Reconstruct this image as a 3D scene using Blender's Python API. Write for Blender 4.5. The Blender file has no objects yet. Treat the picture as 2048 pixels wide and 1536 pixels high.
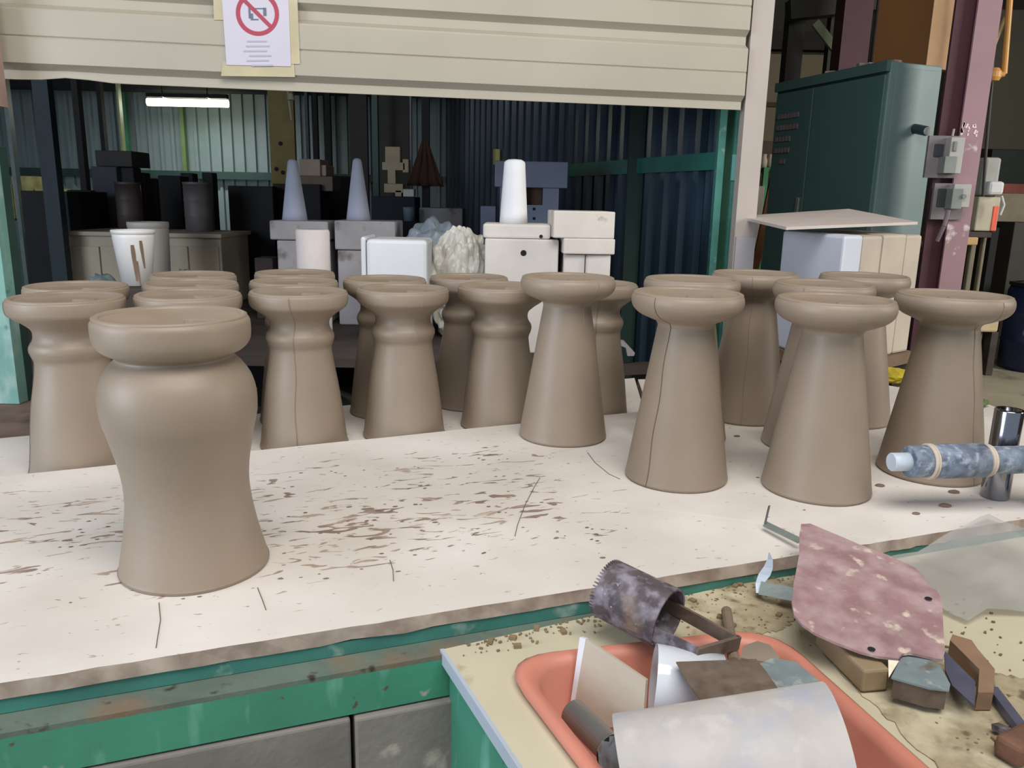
import bpy, bmesh, math, random
from mathutils import Vector, Matrix, Quaternion
random.seed(7)
C = bpy.context.scene.collection
PI = math.pi
# ---------------------------------------------------------------- camera
F_PX, CZ = 1600.0, 1.45
_u = Vector((141, 6932, F_PX)).normalized()
_f = Vector((0, 0, -1)); _f = (_f - _u * _f.dot(_u)).normalized()
_r = _f.cross(_u)
RM = Matrix((_r, _f, _u))                       # camera -> world
cam = bpy.data.cameras.new('camera'); camo = bpy.data.objects.new('camera', cam); C.objects.link(camo)
cam.sensor_fit = 'HORIZONTAL'; cam.sensor_width = 36.0; cam.lens = 36.0 * F_PX / 2048
cam.clip_start = .02; cam.clip_end = 200
m4 = RM.to_4x4(); m4.translation = (0, 0, CZ); camo.matrix_world = m4
bpy.context.scene.camera = camo
# ---------------------------------------------------------------- world, light, exposure
sc = bpy.context.scene
w = bpy.data.worlds.new('world'); sc.world = w; w.use_nodes = True
w.node_tree.nodes['Background'].inputs[0].default_value = (.75, .87, 1, 1)
w.node_tree.nodes['Background'].inputs[1].default_value = 0.5
def area(name, loc, target, sx, sy, power, col, spread=180):
    l = bpy.data.lights.new(name, 'AREA'); l.shape = 'RECTANGLE'; l.size = sx; l.size_y = sy
    l.energy = power; l.color = col; l.spread = math.radians(spread)
    o = bpy.data.objects.new(name, l); C.objects.link(o); o.location = loc
    o.rotation_euler = (Vector(target) - Vector(loc)).to_track_quat('-Z', 'Y').to_euler()
    return o
area('left_daylight_area', (-4.2, -.6, 2.0), (0, 2.4, .8), 2.4, 2.6, 150, (.76, .86, 1.0))  # added area light for cool daylight from the left; no door is modelled
area('overhead_daylight_area', (.5, -.25, 4.5), (.35, 2.0, .8), 3.4, 2.2, 172, (1.0, .965, .93))  # added overhead area light; the roof has no skylight in it
area('hall_fill', (8.2, 1.6, 3.4), (3.0, 6.2, 1.0), 2.6, 3.0, 150, (1.0, .96, .9), 100)  # fill light added to brighten the cabinet side and the hall
vs = sc.view_settings; vs.view_transform = 'Standard'; vs.look = 'None'; vs.gamma = 1; vs.use_curve_mapping = False
vs.exposure = 0.0

# ---------------------------------------------------------------- helpers
def ray(px, py): return RM @ Vector((px - 1024, -(py - 768), -F_PX))
def atz(px, py, z):
    d = ray(px, py); return Vector((0, 0, CZ)) + d * ((z - CZ) / d.z)
def aty(px, py, y):
    d = ray(px, py); return Vector((0, 0, CZ)) + d * (y / d.y)
def lin(c):
    return tuple(((v / 255) / 12.92 if v / 255 <= .04045 else ((v / 255 + .055) / 1.055) ** 2.4) for v in c) + (1,)
MATS = {}
def M(name, col, rough=.7, metal=0, var=.12, scale=6, bump=.15, bscale=60, spots=None, stretch=(1, 1, 1), coord='Object', alpha=None, emit=None):
    """noise-varied principled material; spots = list of (colour, low, high, scale, stretch)"""
    if name in MATS: return MATS[name]
    m = bpy.data.materials.new(name); m.use_nodes = True; nt = m.node_tree; N = nt.nodes; L = nt.links
    p = N['Principled BSDF']; p.inputs['Roughness'].default_value = rough; p.inputs['Metallic'].default_value = metal
    tc = N.new('ShaderNodeTexCoord')
    def noise(sc_, st, det=5, w_=0):
        mp = N.new('ShaderNodeMapping'); mp.inputs['Scale'].default_value = st; mp.inputs['Location'].default_value = (w_, w_ * .7, w_ * 1.3)
        L.new(tc.outputs[coord], mp.inputs[0])
        n = N.new('ShaderNodeTexNoise'); n.inputs['Scale'].default_value = sc_; n.inputs['Detail'].default_value = det
        L.new(mp.outputs[0], n.inputs['Vector']); return n.outputs['Fac']
    c = lin(col); dark = tuple(x * (1 - var * 1.6) for x in c[:3]) + (1,); light = tuple(min(1, x * (1 + var)) for x in c[:3]) + (1,)
    r = N.new('ShaderNodeValToRGB'); r.color_ramp.elements[0].position = .3; r.color_ramp.elements[1].position = .7
    r.color_ramp.elements[0].color = dark; r.color_ramp.elements[1].color = light
    L.new(noise(scale, stretch), r.inputs[0]); out = r.outputs[0]
    for i, s in enumerate(spots or []):
        col2, lo, hi, sc2, st2 = s
        rr = N.new('ShaderNodeMapRange'); rr.inputs[1].default_value = lo; rr.inputs[2].default_value = hi
        L.new(noise(sc2, st2, 6, 3.1 * (i + 1)), rr.inputs[0])
        mx = N.new('ShaderNodeMix'); mx.data_type = 'RGBA'; mx.inputs[7].default_value = lin(col2)
        L.new(rr.outputs[0], mx.inputs[0]); L.new(out, mx.inputs[6]); out = mx.outputs[2]
    L.new(out, p.inputs['Base Color'])
    if bump:
        b = N.new('ShaderNodeBump'); b.inputs['Strength'].default_value = bump; b.inputs['Distance'].default_value = .004
        L.new(noise(bscale, (1, 1, 1), 4, 9), b.inputs['Height']); L.new(b.outputs[0], p.inputs['Normal'])
    if alpha is not None:
        p.inputs['Alpha'].default_value = alpha
    if emit:
        p.inputs['Emission Color'].default_value = lin(emit[0]); p.inputs['Emission Strength'].default_value = emit[1]
    MATS[name] = m; return m
U = (1, 1, 1)

def tag(o, label=None, cat=None, group=None, kind=None):
    if label: o['label'] = label
    if cat: o['category'] = cat
    if group: o['group'] = group
    if kind: o['kind'] = kind
    return o
def root(name, loc, label, cat, group=None, rz=0):
    o = bpy.data.objects.new(name, None); C.objects.link(o); o.empty_display_size = .05
    o.location = loc; o.rotation_euler = (0, 0, rz); return tag(o, label, cat, group)
def obj(name, bm, mat, parent=None, smooth=False, world=True, bevel=0):
    """links a bmesh (in world coordinates) as one object, its origin moved to its base centre; keeps it in place under its parent"""
    me = bpy.data.meshes.new(name)
    bmesh.ops.recalc_face_normals(bm, faces=bm.faces[:])
    if smooth:
        for f in bm.faces: f.smooth = True
    vs_ = [v.co.copy() for v in bm.verts]
    if world and parent is None:
        lo = Vector([min(v[i] for v in vs_) for i in range(3)]); hi = Vector([max(v[i] for v in vs_) for i in range(3)])
        org = Vector(((lo.x + hi.x) / 2, (lo.y + hi.y) / 2, lo.z))
        for v in bm.verts: v.co -= org
    elif world:
        mi = mw(parent).inverted()
        for v in bm.verts: v.co = mi @ v.co
        org = Vector((0, 0, 0))
    else: org = Vector((0, 0, 0))
    bm.to_mesh(me); bm.free(); me.materials.append(mat)
    o = bpy.data.objects.new(name, me); C.objects.link(o)
    if parent is None: o.location = org
    else: o.parent = parent
    if smooth: 
        for e in me.edges: pass
    if bevel:
        b = o.modifiers.new('bevel', 'BEVEL'); b.width = bevel; b.segments = 2; b.limit_method = 'ANGLE'; b.angle_limit = .7
    return o
def mw(o):
    m = Matrix.LocRotScale(o.location, o.rotation_euler, None)
    return (mw(o.parent) @ m) if o.parent else m
def add(bm, other):
    me = bpy.data.meshes.new('tmp'); other.to_mesh(me); other.free(); bm.from_mesh(me); bpy.data.meshes.remove(me); return bm
def box(c, s, rz=0, rx=0, ry=0, bm=None):
    """box with base-centre... c is the centre, s full sizes"""
    b = bm or bmesh.new(); n = bmesh.new(); bmesh.ops.create_cube(n, size=1)
    R_ = Matrix.Rotation(rz, 4, 'Z') @ Matrix.Rotation(ry, 4, 'Y') @ Matrix.Rotation(rx, 4, 'X')
    for v in n.verts: v.co = R_ @ Vector((v.co.x * s[0], v.co.y * s[1], v.co.z * s[2])) + Vector(c)
    return add(b, n)
def bb(x0, x1, y0, y1, z0, z1, bm=None): return box(((x0 + x1) / 2, (y0 + y1) / 2, (z0 + z1) / 2), (x1 - x0, y1 - y0, z1 - z0), bm=bm)
def prism(pts, h, bm=None):
    """polygon pts (3D) extruded by vector h"""
    b = bm or bmesh.new(); n = bmesh.new(); h = Vector(h)
    a = [n.verts.new(Vector(p)) for p in pts]; c = [n.verts.new(Vector(p) + h) for p in pts]
    n.faces.new(a); n.faces.new(c[::-1]); k = len(pts)
    for i in range(k): n.faces.new((a[i], c[i], c[(i + 1) % k], a[(i + 1) % k]))
    return add(b, n)
def lathe(prof, c=(0, 0, 0), seg=64, bm=None, jag=None):
    b = bm or bmesh.new(); n = bmesh.new(); rings = []
    for k, (r, z) in enumerate(prof):
        if r < 1e-5: rings.append([n.verts.new((0, 0, z))]); continue
        rings.append([n.verts.new((r * math.cos(2 * PI * i / seg), r * math.sin(2 * PI * i / seg), z)) for i in range(seg)])
    for p, q in zip(rings, rings[1:]):
        if len(p) == 1 and len(q) == 1: continue
        for i in range(seg):
            j = (i + 1) % seg
            if len(p) == 1: n.faces.new((p[0], q[j], q[i]))
            elif len(q) == 1: n.faces.new((p[i], p[j], q[0]))
            else: n.faces.new((p[i], p[j], q[j], q[i]))
    for v in n.verts: v.co += Vector(c)
    return add(b, n)
def frame_mat(a, b_, up=(0, 0, 1)):
    z = (Vector(b_) - Vector(a)).normalized(); up = Vector(up)
    if abs(z.dot(up)) > .98: up = Vector((0, 1, 0))
    x = up.cross(z).normalized(); y = z.cross(x)
    m = Matrix((x, y, z)).transposed().to_4x4(); m.translation = Vector(a); return m
def lathe_axis(prof, a, b_, seg=40, bm=None):
    """prof z measured in metres along axis a->b"""
    n = lathe(prof, seg=seg); m = frame_mat(a, b_)
    for v in n.verts: v.co = m @ v.co
    return add(bm or bmesh.new(), n)
def rod(a, b_, r, seg=14, bm=None, r2=None):
    L_ = (Vector(b_) - Vector(a)).length; r2 = r if r2 is None else r2
    return lathe_axis([(0, 0), (r, 0), (r2, L_), (0, L_)], a, b_, seg, bm)
def tubeline(pts, r, seg=8, bm=None):
    b = bm or bmesh.new()
    for a, c in zip(pts, pts[1:]): rod(a, c, r, seg, b)
    return b
def bar(a, b_, wdt, th, up=(0, 0, 1), bm=None):
    """flat bar from a to b_, width across, thickness along up"""
    n = bmesh.new(); bmesh.ops.create_cube(n, size=1); L_ = (Vector(b_) - Vector(a)).length; m = frame_mat(a, b_, up)
    for v in n.verts: v.co = m @ Vector((v.co.x * wdt, v.co.y * th, (v.co.z + .5) * L_))
    return add(bm or bmesh.new(), n)
def smooth_prof(pts, n=6):
    out = []
    for i in range(len(pts) - 1):
        p0 = pts[max(i - 1, 0)]; p1 = pts[i]; p2 = pts[i + 1]; p3 = pts[min(i + 2, len(pts) - 1)]
        for k in range(n):
            t = k / n
            out.append(tuple(.5 * (2 * p1[j] + (p2[j] - p0[j]) * t + (2 * p0[j] - 5 * p1[j] + 4 * p2[j] - p3[j]) * t * t + (3 * p1[j] - p0[j] - 3 * p2[j] + p3[j]) * t ** 3) for j in (0, 1)))
    out.append(pts[-1]); return out
def copy_tree(o, parent=None):
    c = o.copy(); C.objects.link(c); c.parent = parent
    for ch in list(o.children): copy_tree(ch, c)
    return c

# ---------------------------------------------------------------- materials
clay = M('wet_clay', (150, 134, 117), .46, var=.06, scale=5, bump=.10, bscale=90, spots=[((170, 161, 150), .58, .85, 4, (1, 1, .35)), ((132, 114, 92), .62, .9, 5, (1, 1, .6))])
clay_dark = M('seam_clay', (104, 86, 72), .9, var=.1); clay_seam = M('pale_seam_clay', (146, 130, 113), .7, var=.1)
cream_metal = M('cream_sheet', (178, 170, 153), .45, var=.04, scale=2, bump=.03)
white_paint = M('white_paint', (186, 175, 166), .55, var=.04, scale=4)
teal = M('teal_paint', (70, 132, 120), .5, var=.12, scale=9, spots=[((170, 190, 180), .62, .75, 14, U), ((90, 75, 60), .7, .78, 30, U)])
green = M('green_paint', (66, 140, 114), .5, var=.08, scale=7, spots=[((190, 178, 168), .68, .72, 11, U), ((90, 80, 60), .69, .74, 45, U), ((120, 185, 160), .6, .8, 20, (1, 1, .3))])
dirt = M('dusty_dirt', (120, 112, 98), .95, var=.25, scale=20, bump=.5, spots=[((62, 52, 42), .55, .68, 25, U)])
plaster = M('plaster', (222, 214, 206), .85, var=.05, scale=6, bump=.15, spots=[((170, 150, 130), .68, .8, 9, U)])
plaster_clean = M('white_plaster', (236, 236, 238), .8, var=.03, scale=5, bump=.05)
plaster_grey = M('grey_plaster', (165, 160, 160), .85, var=.1, scale=6, bump=.2, spots=[((110, 100, 95), .6, .75, 9, U)])
plaster_dim = M('brown_plaster', (150, 135, 118), .85, var=.12, scale=6, bump=.2)
dark_wood = M('dark_stained_wood', (62, 52, 46), .8, var=.25, scale=8, stretch=(.3, 1, 1))
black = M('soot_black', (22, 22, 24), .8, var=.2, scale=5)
slate = M('dark_slate', (52, 54, 62), .8, var=.15, scale=4)
floor_m = M('concrete_floor', (176, 166, 142), .85, var=.16, scale=1.6, bump=.2, spots=[((96, 84, 70), .56, .75, 2.3, U), ((176, 165, 148), .6, .75, 1.1, U)])

# ================================================================ the setting
T = .80                                            # top of the plaster worktop
def struct(o): o['kind'] = 'structure'; return o
fl = bb(-9, 10, -3, 17, -.1, 0)
struct(obj('floor', fl, floor_m))
hall_wall = M('hall_wall_sheet', (120, 112, 96), .7, var=.1, scale=1)
struct(obj('wall_back', bb(-9, 10, 16.9, 17, 0, 6), hall_wall))
struct(obj('wall_right', bb(9.9, 10, -3, 16.9, 0, 6), hall_wall))
struct(obj('wall_left', bb(-9, -8.9, -3, 16.9, 0, 6), hall_wall))
struct(obj('ceiling', bb(-9, 10, -3, 17, 6, 6.1), M('roof_sheet', (70, 66, 60), .8)))
dwall = M('hall_wall_pale', (150, 140, 122), .8, var=.08, scale=1)

# kiln booth: far wall, right side wall, roof
wall_far = M('pale_green_sheet', (122, 136, 138), .6, var=.08, scale=1.5, spots=[((84, 120, 104), .55, .8, .9, U)])
wall_blue = M('dark_blue_sheet', (42, 60, 76), .30, var=.12, scale=1.2)
def corrugated(a, b_, pitch, z0, z1, rib, depth, parent, mat, per=6):
    a = Vector(a); b_ = Vector(b_); d = (b_ - a); L_ = d.length; d.normalize(); n = Vector((d.y, -d.x, 0))
    k = int(L_ / pitch); s = 0
    while s < k:
        e = min(k, s + per); pts = []
        for i in range(s, e):
            u = i * pitch
            pts += [(u, 0), (u + pitch - rib * 1.6, 0), (u + pitch - rib * 1.3, depth), (u + pitch - rib * .3, depth)]
        pts.append((e * pitch - .004, 0))
        bm = bmesh.new(); lo = [bm.verts.new(a + d * u + n * v + Vector((0, 0, z0))) for u, v in pts]
        hi = [bm.verts.new(a + d * u + n * v + Vector((0, 0, z1))) for u, v in pts]
        for i in range(len(pts) - 1): bm.faces.new((lo[i], lo[i + 1], hi[i + 1], hi[i]))
        obj('metal_sheet', bm, mat, parent); s = e
wf = struct(obj('wall_booth_back', bb(-6.2, -.7, 9.06, 9.12, 0, 3.6), wall_far))
corrugated((-6.2, 9.04, 0), (-.75, 9.04, 0), .125, 0, 3.3, .03, .03, wf, wall_far, 8)
P1 = Vector((1.06, 3.95, 0)); P2 = Vector((-.78, 9.04, 0))
dd = (P2 - P1).normalized(); nn = Vector((dd.y, -dd.x, 0))
wsd = struct(obj('wall_booth_right', prism([P1 + nn * .05, P2 + nn * .05, P2 + nn * .09, P1 + nn * .09], (0, 0, 3.6)), wall_blue))
corrugated(P2 + nn * .02, P1 + nn * .02, .17, 0, 3.3, .05, .035, wsd, wall_blue, 6)
struct(obj('wall_booth_left', bb(-6.3, -6.2, 3.4, 9.1, 0, 3.6), wall_far))
struct(obj('ceiling_booth', prism([(-6.3, 3.45, 3.3), (1.2, 4.0, 3.3), (-.6, 9.12, 3.3), (-6.3, 9.12, 3.3)], (0, 0, .08)), black))
rail_m = M('dark_green_steel', (34, 62, 54), .55, var=.1)
struct(obj('trim_1', bb(-6.1, -.8, 8.93, 9.0, 1.60, 1.68), rail_m))
struct(obj('trim_2', bb(-6.1, -.8, 8.4, 8.6, 2.44, 2.9), black))

# ---- opening: shutter of ribbed cream sheets
SA = Vector((-2.35, 3.19, 0)); SB = Vector((1.005, 3.80, 0)); sd = (SB - SA).normalized(); sn = Vector((sd.y, -sd.x, 0))  # sn towards the camera
SZ = 1.862
t = root('roller_shutter', (SA + SB) / 2 + Vector((0, 0, SZ)), 'cream ribbed metal shutter with a paper sign, hanging over the dark opening', 'shutter')
Pp = .272
for k in range(4):
    z0 = SZ + k * Pp
    prof = [(0, .004), (.004, 0), (.036, 0), (.060, .030), (.148, .030), (.154, .025), (.160, .030), (.248, .030), (.254, .028), (Pp - .001, .0)]
    bm = bmesh.new(); NX = 40; rows = []
    for i in range(NX + 1):
        s = i / NX; base = SA.lerp(SB, s); px = s * 3.4
        dent = 0
        if k == 0: dent = .014 * math.exp(-((px - .62) / .09) ** 2)
        rows.append([bm.verts.new(base + sn * d + Vector((0, 0, z0 + z + (dent if z < .01 else dent * .3 if z < .06 else 0)))) for z, d in prof])
    for p, q in zip(rows, rows[1:]):
        for j in range(len(prof) - 1): bm.faces.new((p[j], q[j], q[j + 1], p[j + 1]))
    o = obj('shutter_slat', bm, cream_metal, t)
    so = o.modifiers.new('s', 'SOLIDIFY'); so.thickness = .002
# sign (A3 notice taped on the shutter)
def onsh(px, py, off=.036):
    # intersection of the pixel ray with the shutter plane pushed forward by off
    d = ray(px, py); o_ = Vector((0, 0, CZ)); p0 = SA + sn * off
    k = (p0 - o_).dot(sn) / d.dot(sn); return o_ + d * k
paper = M('sign_paper', (206, 200, 212), .6, var=.03, scale=3, bump=0)
tape = M('yellowed_tape', (196, 184, 150), .35, var=.08, scale=10, bump=0)
red = M('sign_red', (176, 66, 84), .6, var=.05, bump=0); ink = M('faded_ink', (110, 116, 130), .7, var=.1, bump=0)
ink2 = M('pale_ink', (182, 180, 196), .7, var=.05, bump=0)
a, b_ = onsh(453, 130), onsh(582, 133); c_, d_ = onsh(440, -60), onsh(575, -60)
t = root('prohibition_sign', onsh(517, 132), 'white paper notice with a red crossed-out circle taped to the shutter', 'sign')
obj('paper', prism([a, b_, d_, c_], sn * .0015), paper, t)
def strip(p, q, r_, s_, nm, mt, off): obj(nm, prism([onsh(*p, off), onsh(*q, off), onsh(*r_, off), onsh(*s_, off)], sn * .0006), mt, t)
strip((428, 40), (452, 40), (450, -70), (424, -70), 'tape_strip', tape, 0.0347)
strip((442, 152), (590, 154), (588, 128), (446, 124), 'tape_strip', tape, 0.0337)
strip((577, 128), (600, 128), (592, -70), (572, -70), 'tape_strip', tape, 0.0350)
ring = bmesh.new(); cc = onsh(515, 27, 0.0387); vx = (onsh(585, 27, 0.0387) - cc).normalized(); vz = Vector((0, 0, 1)); RO, RI = .082, .066
seg = 48; vi = [ring.verts.new(cc + vx * RI * math.cos(2 * PI * i / seg) + vz * RI * math.sin(2 * PI * i / seg)) for i in range(seg)]
vo = [ring.verts.new(cc + vx * RO * math.cos(2 * PI * i / seg) + vz * RO * math.sin(2 * PI * i / seg)) for i in range(seg)]
for i in range(seg): ring.faces.new((vi[i], vi[(i + 1) % seg], vo[(i + 1) % seg], vo[i]))
obj('red_ring', ring, red, t)
obj('red_bar', prism([cc + vx * -.056 + vz * .046, cc + vx * .046 + vz * -.056, cc + vx * .056 + vz * -.046, cc + vx * -.046 + vz * .056], sn * .0006), red, t)
cam_b = bmesh.new()
for (x, z, w_, h_) in ((-.03, .005, .008, .045), (.028, .006, .012, .03), (0, .018, .05, .004), (-.012, -.022, .03, .005), (-.022, -.01, .01, .02)):
    prism([cc + vx * (x - w_ / 2) + vz * (z - h_ / 2) - sn * .0005, cc + vx * (x + w_ / 2) + vz * (z - h_ / 2) - sn * .0005, cc + vx * (x + w_ / 2) + vz * (z + h_ / 2) - sn * .0005, cc + vx * (x - w_ / 2) + vz * (z + h_ / 2) - sn * .0005], sn * .0006, cam_b)
obj('faded_pictogram', cam_b, ink, t)
for k, (x0, x1) in enumerate(((-.045, .03), (-.05, .04), (-.06, .03), (-.04, .045), (-.05, .035), (-.03, .05))):
    z = -.105 - k * .018
    obj('text_line', prism([cc + vx * x0 + vz * z, cc + vx * x1 + vz * z, cc + vx * x1 + vz * (z + .006), cc + vx * x0 + vz * (z + .006)], sn * .0005), ink2, t)

# posts of the opening
pw = root('white_post', (1.087, 3.84, 0), 'white painted post at the right end of the shutter', 'post')
bx = prism([(1.025, 3.80, 0), (1.125, 3.82, 0), (1.12, 3.88, 0), (1.02, 3.86, 0)], (0, 0, 3.4)); obj('post_body', bx, white_paint, pw)
obj('lower_shade_strip', prism([(1.03, 3.785, .0), (1.125, 3.805, .0), (1.125, 3.818, .0), (1.03, 3.798, .0)], (0, 0, 1.30)), M('post_shade_grey', (180, 176, 178), .5, var=.05), pw)  # greyer strip added for the shade on the lower post
tg = root('teal_door_post', (.99, 4.0, 0), 'teal steel door post with a recessed dark green channel, left of the white post', 'post')
q0, q1, q2, q3 = [aty(x, 300, 4.02) for x in (1433, 1447, 1464, 1479)]
obj('flange', bb(q0.x, q1.x, 3.99, 4.04, 0, 3.2), teal, tg); obj('channel', bb(q1.x, q2.x, 4.02, 4.07, 0, 3.2), M('dark_green_paint', (38, 84, 60), .5), tg)
obj('flange', bb(q2.x, q3.x, 3.99, 4.04, 0, 3.2), teal, tg)
obj('latch_plate', bb(q2.x - .005, q3.x + .01, 3.98, 3.99, 1.56, 1.68), M('pale_teal', (100, 160, 156), .5), tg)
# horizontal teal rail and upright on the side wall
r0 = P1 - nn * .01 + dd * .12; r1 = P1 - nn * .01 + dd * 2.2
for (a, b_, nm, lab) in (((r0.x, r0.y, 1.655), (r1.x, r1.y, 1.655), 'wall_rail', 'teal horizontal rail along the dark blue ribbed wall'),):
    tag(obj(nm, bar(a, b_, .03, .085), M('rail_teal', (40, 108, 98), .5)), lab, 'rail')
u0 = P1 - nn * .02 + dd * 1.0
tag(obj('wall_upright', bar((u0.x, u0.y, 0), (u0.x, u0.y, 3.2), .09, .05), rail_m), 'dark green upright against the dark blue ribbed wall', 'post')
tg2 = obj('hanging_cable', tubeline([(u0.x + .06, u0.y - .12, 2.6), (u0.x + .07, u0.y - .12, 1.78), (u0.x + .09, u0.y - .12, 1.72)], .014), black); tag(tg2, 'thick black cable hanging in front of the dark upright', 'cable')

# ================================================================ the long worktop
e = Vector((.938, .347, 0)); n_ = Vector((-.347, .938, 0)); F0 = Vector((-.683, .959, 0))
def W(u, v, z): return F0 + e * u + n_ * v + Vector((0, 0, z))
# plaster board material: flaky clay streaks along the board, denser to the left and middle
def slab_mat():
    m = bpy.data.materials.new('plaster_board'); m.use_nodes = True; nt = m.node_tree; N = nt.nodes; L = nt.links; p = N['Principled BSDF']
    p.inputs['Roughness'].default_value = .8
    tc = N.new('ShaderNodeTexCoord')
    def mp(scale, loc=(0, 0, 0)):
        q = N.new('ShaderNodeMapping'); q.inputs['Scale'].default_value = scale; q.inputs['Location'].default_value = loc; L.new(tc.outputs['Object'], q.inputs[0]); return q.outputs[0]
    def noise(v, s, d=6, dist=0):
        q = N.new('ShaderNodeTexNoise'); q.inputs['Scale'].default_value = s; q.inputs['Detail'].default_value = d; q.inputs['Distortion'].default_value = dist; L.new(v, q.inputs['Vector']); return q.outputs['Fac']
    def mr(x, a, b, c=0, d=1):
        q = N.new('ShaderNodeMapRange'); q.inputs[1].default_value = a; q.inputs[2].default_value = b; q.inputs[3].default_value = c; q.inputs[4].default_value = d; L.new(x, q.inputs[0]); return q.outputs[0]
    def math_(op, a, b):
        q = N.new('ShaderNodeMath'); q.operation = op
        for i, x in enumerate((a, b)):
            if isinstance(x, (int, float)): q.inputs[i].default_value = x
            else: L.new(x, q.inputs[i])
        return q.outputs[0]
    sp = N.new('ShaderNodeSeparateXYZ'); L.new(tc.outputs['Object'], sp.inputs[0])
    st = noise(mp((11, 34, 1)), 1.0, 6, 1.6)
    dens = noise(mp((1, 1, 1), (4, 2, 0)), 3.2, 3)
    mu = mr(sp.outputs[0], 1.55, .95, 0, 1)                         # u: along the board
    mv = math_('MULTIPLY', mr(sp.outputs[1], .08, .24), mr(sp.outputs[1], .95, .78))
    msk = math_('MULTIPLY', mu, mv)
    th = math_('SUBTRACT', .80, math_('MULTIPLY', msk, math_('ADD', math_('MULTIPLY', dens, .18), .115)))
    f1 = mr(math_('SUBTRACT', st, th), 0, .03)
    sm = noise(mp((38, 75, 1), (1, 5, 0)), 1.0, 3, .5)
    f2 = mr(sm, .68, .72)
    f2 = math_('MULTIPLY', f2, .65)
    fac = math_('MAXIMUM', f1, f2)
    base = N.new('ShaderNodeValToRGB'); base.color_ramp.elements[0].position = .35; base.color_ramp.elements[1].position = .65
    base.color_ramp.elements[0].color = lin((206, 198, 188)); base.color_ramp.elements[1].color = lin((228, 221, 214))
    L.new(noise(mp((1, 1, 1)), 2.6, 4), base.inputs[0])
    stc = N.new('ShaderNodeValToRGB'); stc.color_ramp.elements[0].position = .4; stc.color_ramp.elements[1].position = .6
    stc.color_ramp.elements[0].color = lin((132, 112, 102)); stc.color_ramp.elements[1].color = lin((176, 154, 138)); L.new(noise(mp((1, 1, 1)), 9, 3), stc.inputs[0])
    mx = N.new('ShaderNodeMix'); mx.data_type = 'RGBA'; L.new(fac, mx.inputs[0]); L.new(base.outputs[0], mx.inputs[6]); L.new(stc.outputs[0], mx.inputs[7])
    # the sawn edge is grey-brown
    geo = N.new('ShaderNodeNewGeometry'); sn_ = N.new('ShaderNodeSeparateXYZ'); L.new(geo.outputs['Normal'], sn_.inputs[0])
    eg = mr(sn_.outputs[2], .5, .3); mx2 = N.new('ShaderNodeMix'); mx2.data_type = 'RGBA'; L.new(eg, mx2.inputs[0]); L.new(mx.outputs[2], mx2.inputs[6])
    ec = N.new('ShaderNodeValToRGB'); ec.color_ramp.elements[0].position = .4; ec.color_ramp.elements[1].position = .62
    ec.color_ramp.elements[0].color = lin((152, 133, 120)); ec.color_ramp.elements[1].color = lin((196, 180, 166)); L.new(noise(mp((1, 1, 1)), 14, 5), ec.inputs[0]); L.new(ec.outputs[0], mx2.inputs[7])
    L.new(mx2.outputs[2], p.inputs['Base Color'])
    b = N.new('ShaderNodeBump'); b.inputs['Strength'].default_value = .35; b.inputs['Distance'].default_value = .003
    L.new(math_('ADD', fac, math_('MULTIPLY', noise(mp((1, 1, 1)), 60, 3), .3)), b.inputs['Height']); L.new(b.outputs[0], p.inputs['Normal'])
    return m
SL = slab_mat()
def slab(name, front, back, z0, z1, lab):
    """front/back: world xy polylines left to right, chipped a little; object origin at F0, x along the board"""
    def sub(pl, n):
        out = []
        for (a, b) in zip(pl, pl[1:]):
            a = Vector(a); b = Vector(b)
            for i in range(n): out.append(a.lerp(b, i / n))
        out.append(Vector(pl[-1])); return out
    fr = sub(front, 60); bk = sub(back, 20); rim = fr + bk[::-1]
    rnd = random.Random(3); bm = bmesh.new(); top = []; bot = []
    for i, p in enumerate(rim):
        q = p + Vector((rnd.uniform(-1, 1), rnd.uniform(-1, 1))) * .0012
        lo = q + (Vector((n_.x, n_.y)) * rnd.uniform(-.002, .002))
        top.append(bm.verts.new((q.x, q.y, z1 - rnd.uniform(0, .001)))); bot.append(bm.verts.new((lo.x, lo.y, z0 + rnd.uniform(-.0005, .003))))
    bm.faces.new(top); bm.faces.new(bot[::-1]); k = len(rim)
    for i in range(k): bm.faces.new((top[i], bot[i], bot[(i + 1) % k], top[(i + 1) % k]))
    M_ = Matrix.Translation((F0.x, F0.y, 0)) @ Matrix.Rotation(math.atan2(e.y, e.x), 4, 'Z'); Mi = M_.inverted()
    for v in bm.verts: v.co = Mi @ v.co
    o = obj(name, bm, SL, world=False); o.location = (F0.x, F0.y, 0); o.rotation_euler = (0, 0, math.atan2(e.y, e.x))
    return tag(o, lab, 'worktop')
f_l = W(-1.15, 0, 0); f_r = W(2.55, 0, 0)
b_l = Vector((-1.127, 1.783, 0)) + (Vector((.325, 2.427, 0)) - Vector((-1.127, 1.783, 0))).normalized() * -.9
b_m = Vector((.325, 2.427, 0)); b_r = Vector((1.60, 2.97, 0))
slab('plaster_worktop', [f_l.xy, (.70, F0.y + (1.383) * .37), f_r.xy], [b_l.xy, b_m.xy, b_r.xy], .774, T, 'long white plaster worktop streaked with clay, its thick grey edge toward the viewer')
TR = .765
slab('rear_plaster_board', [(b_l.x - .3, b_l.y - .1), (b_m.x + .1, b_m.y - .1)], [(-2.35, 1.70), (.49, 3.125)], .735, TR, 'lower white plaster board behind the worktop, under the ring-necked clay vessels')
slab('right_plaster_board', [(b_m.x + .12, b_m.y - .09), (1.62, 2.95)], [(.50, 3.10), (1.40, 3.16)], .735, TR, 'clean white plaster board beyond the tapered clay vessels')
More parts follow.
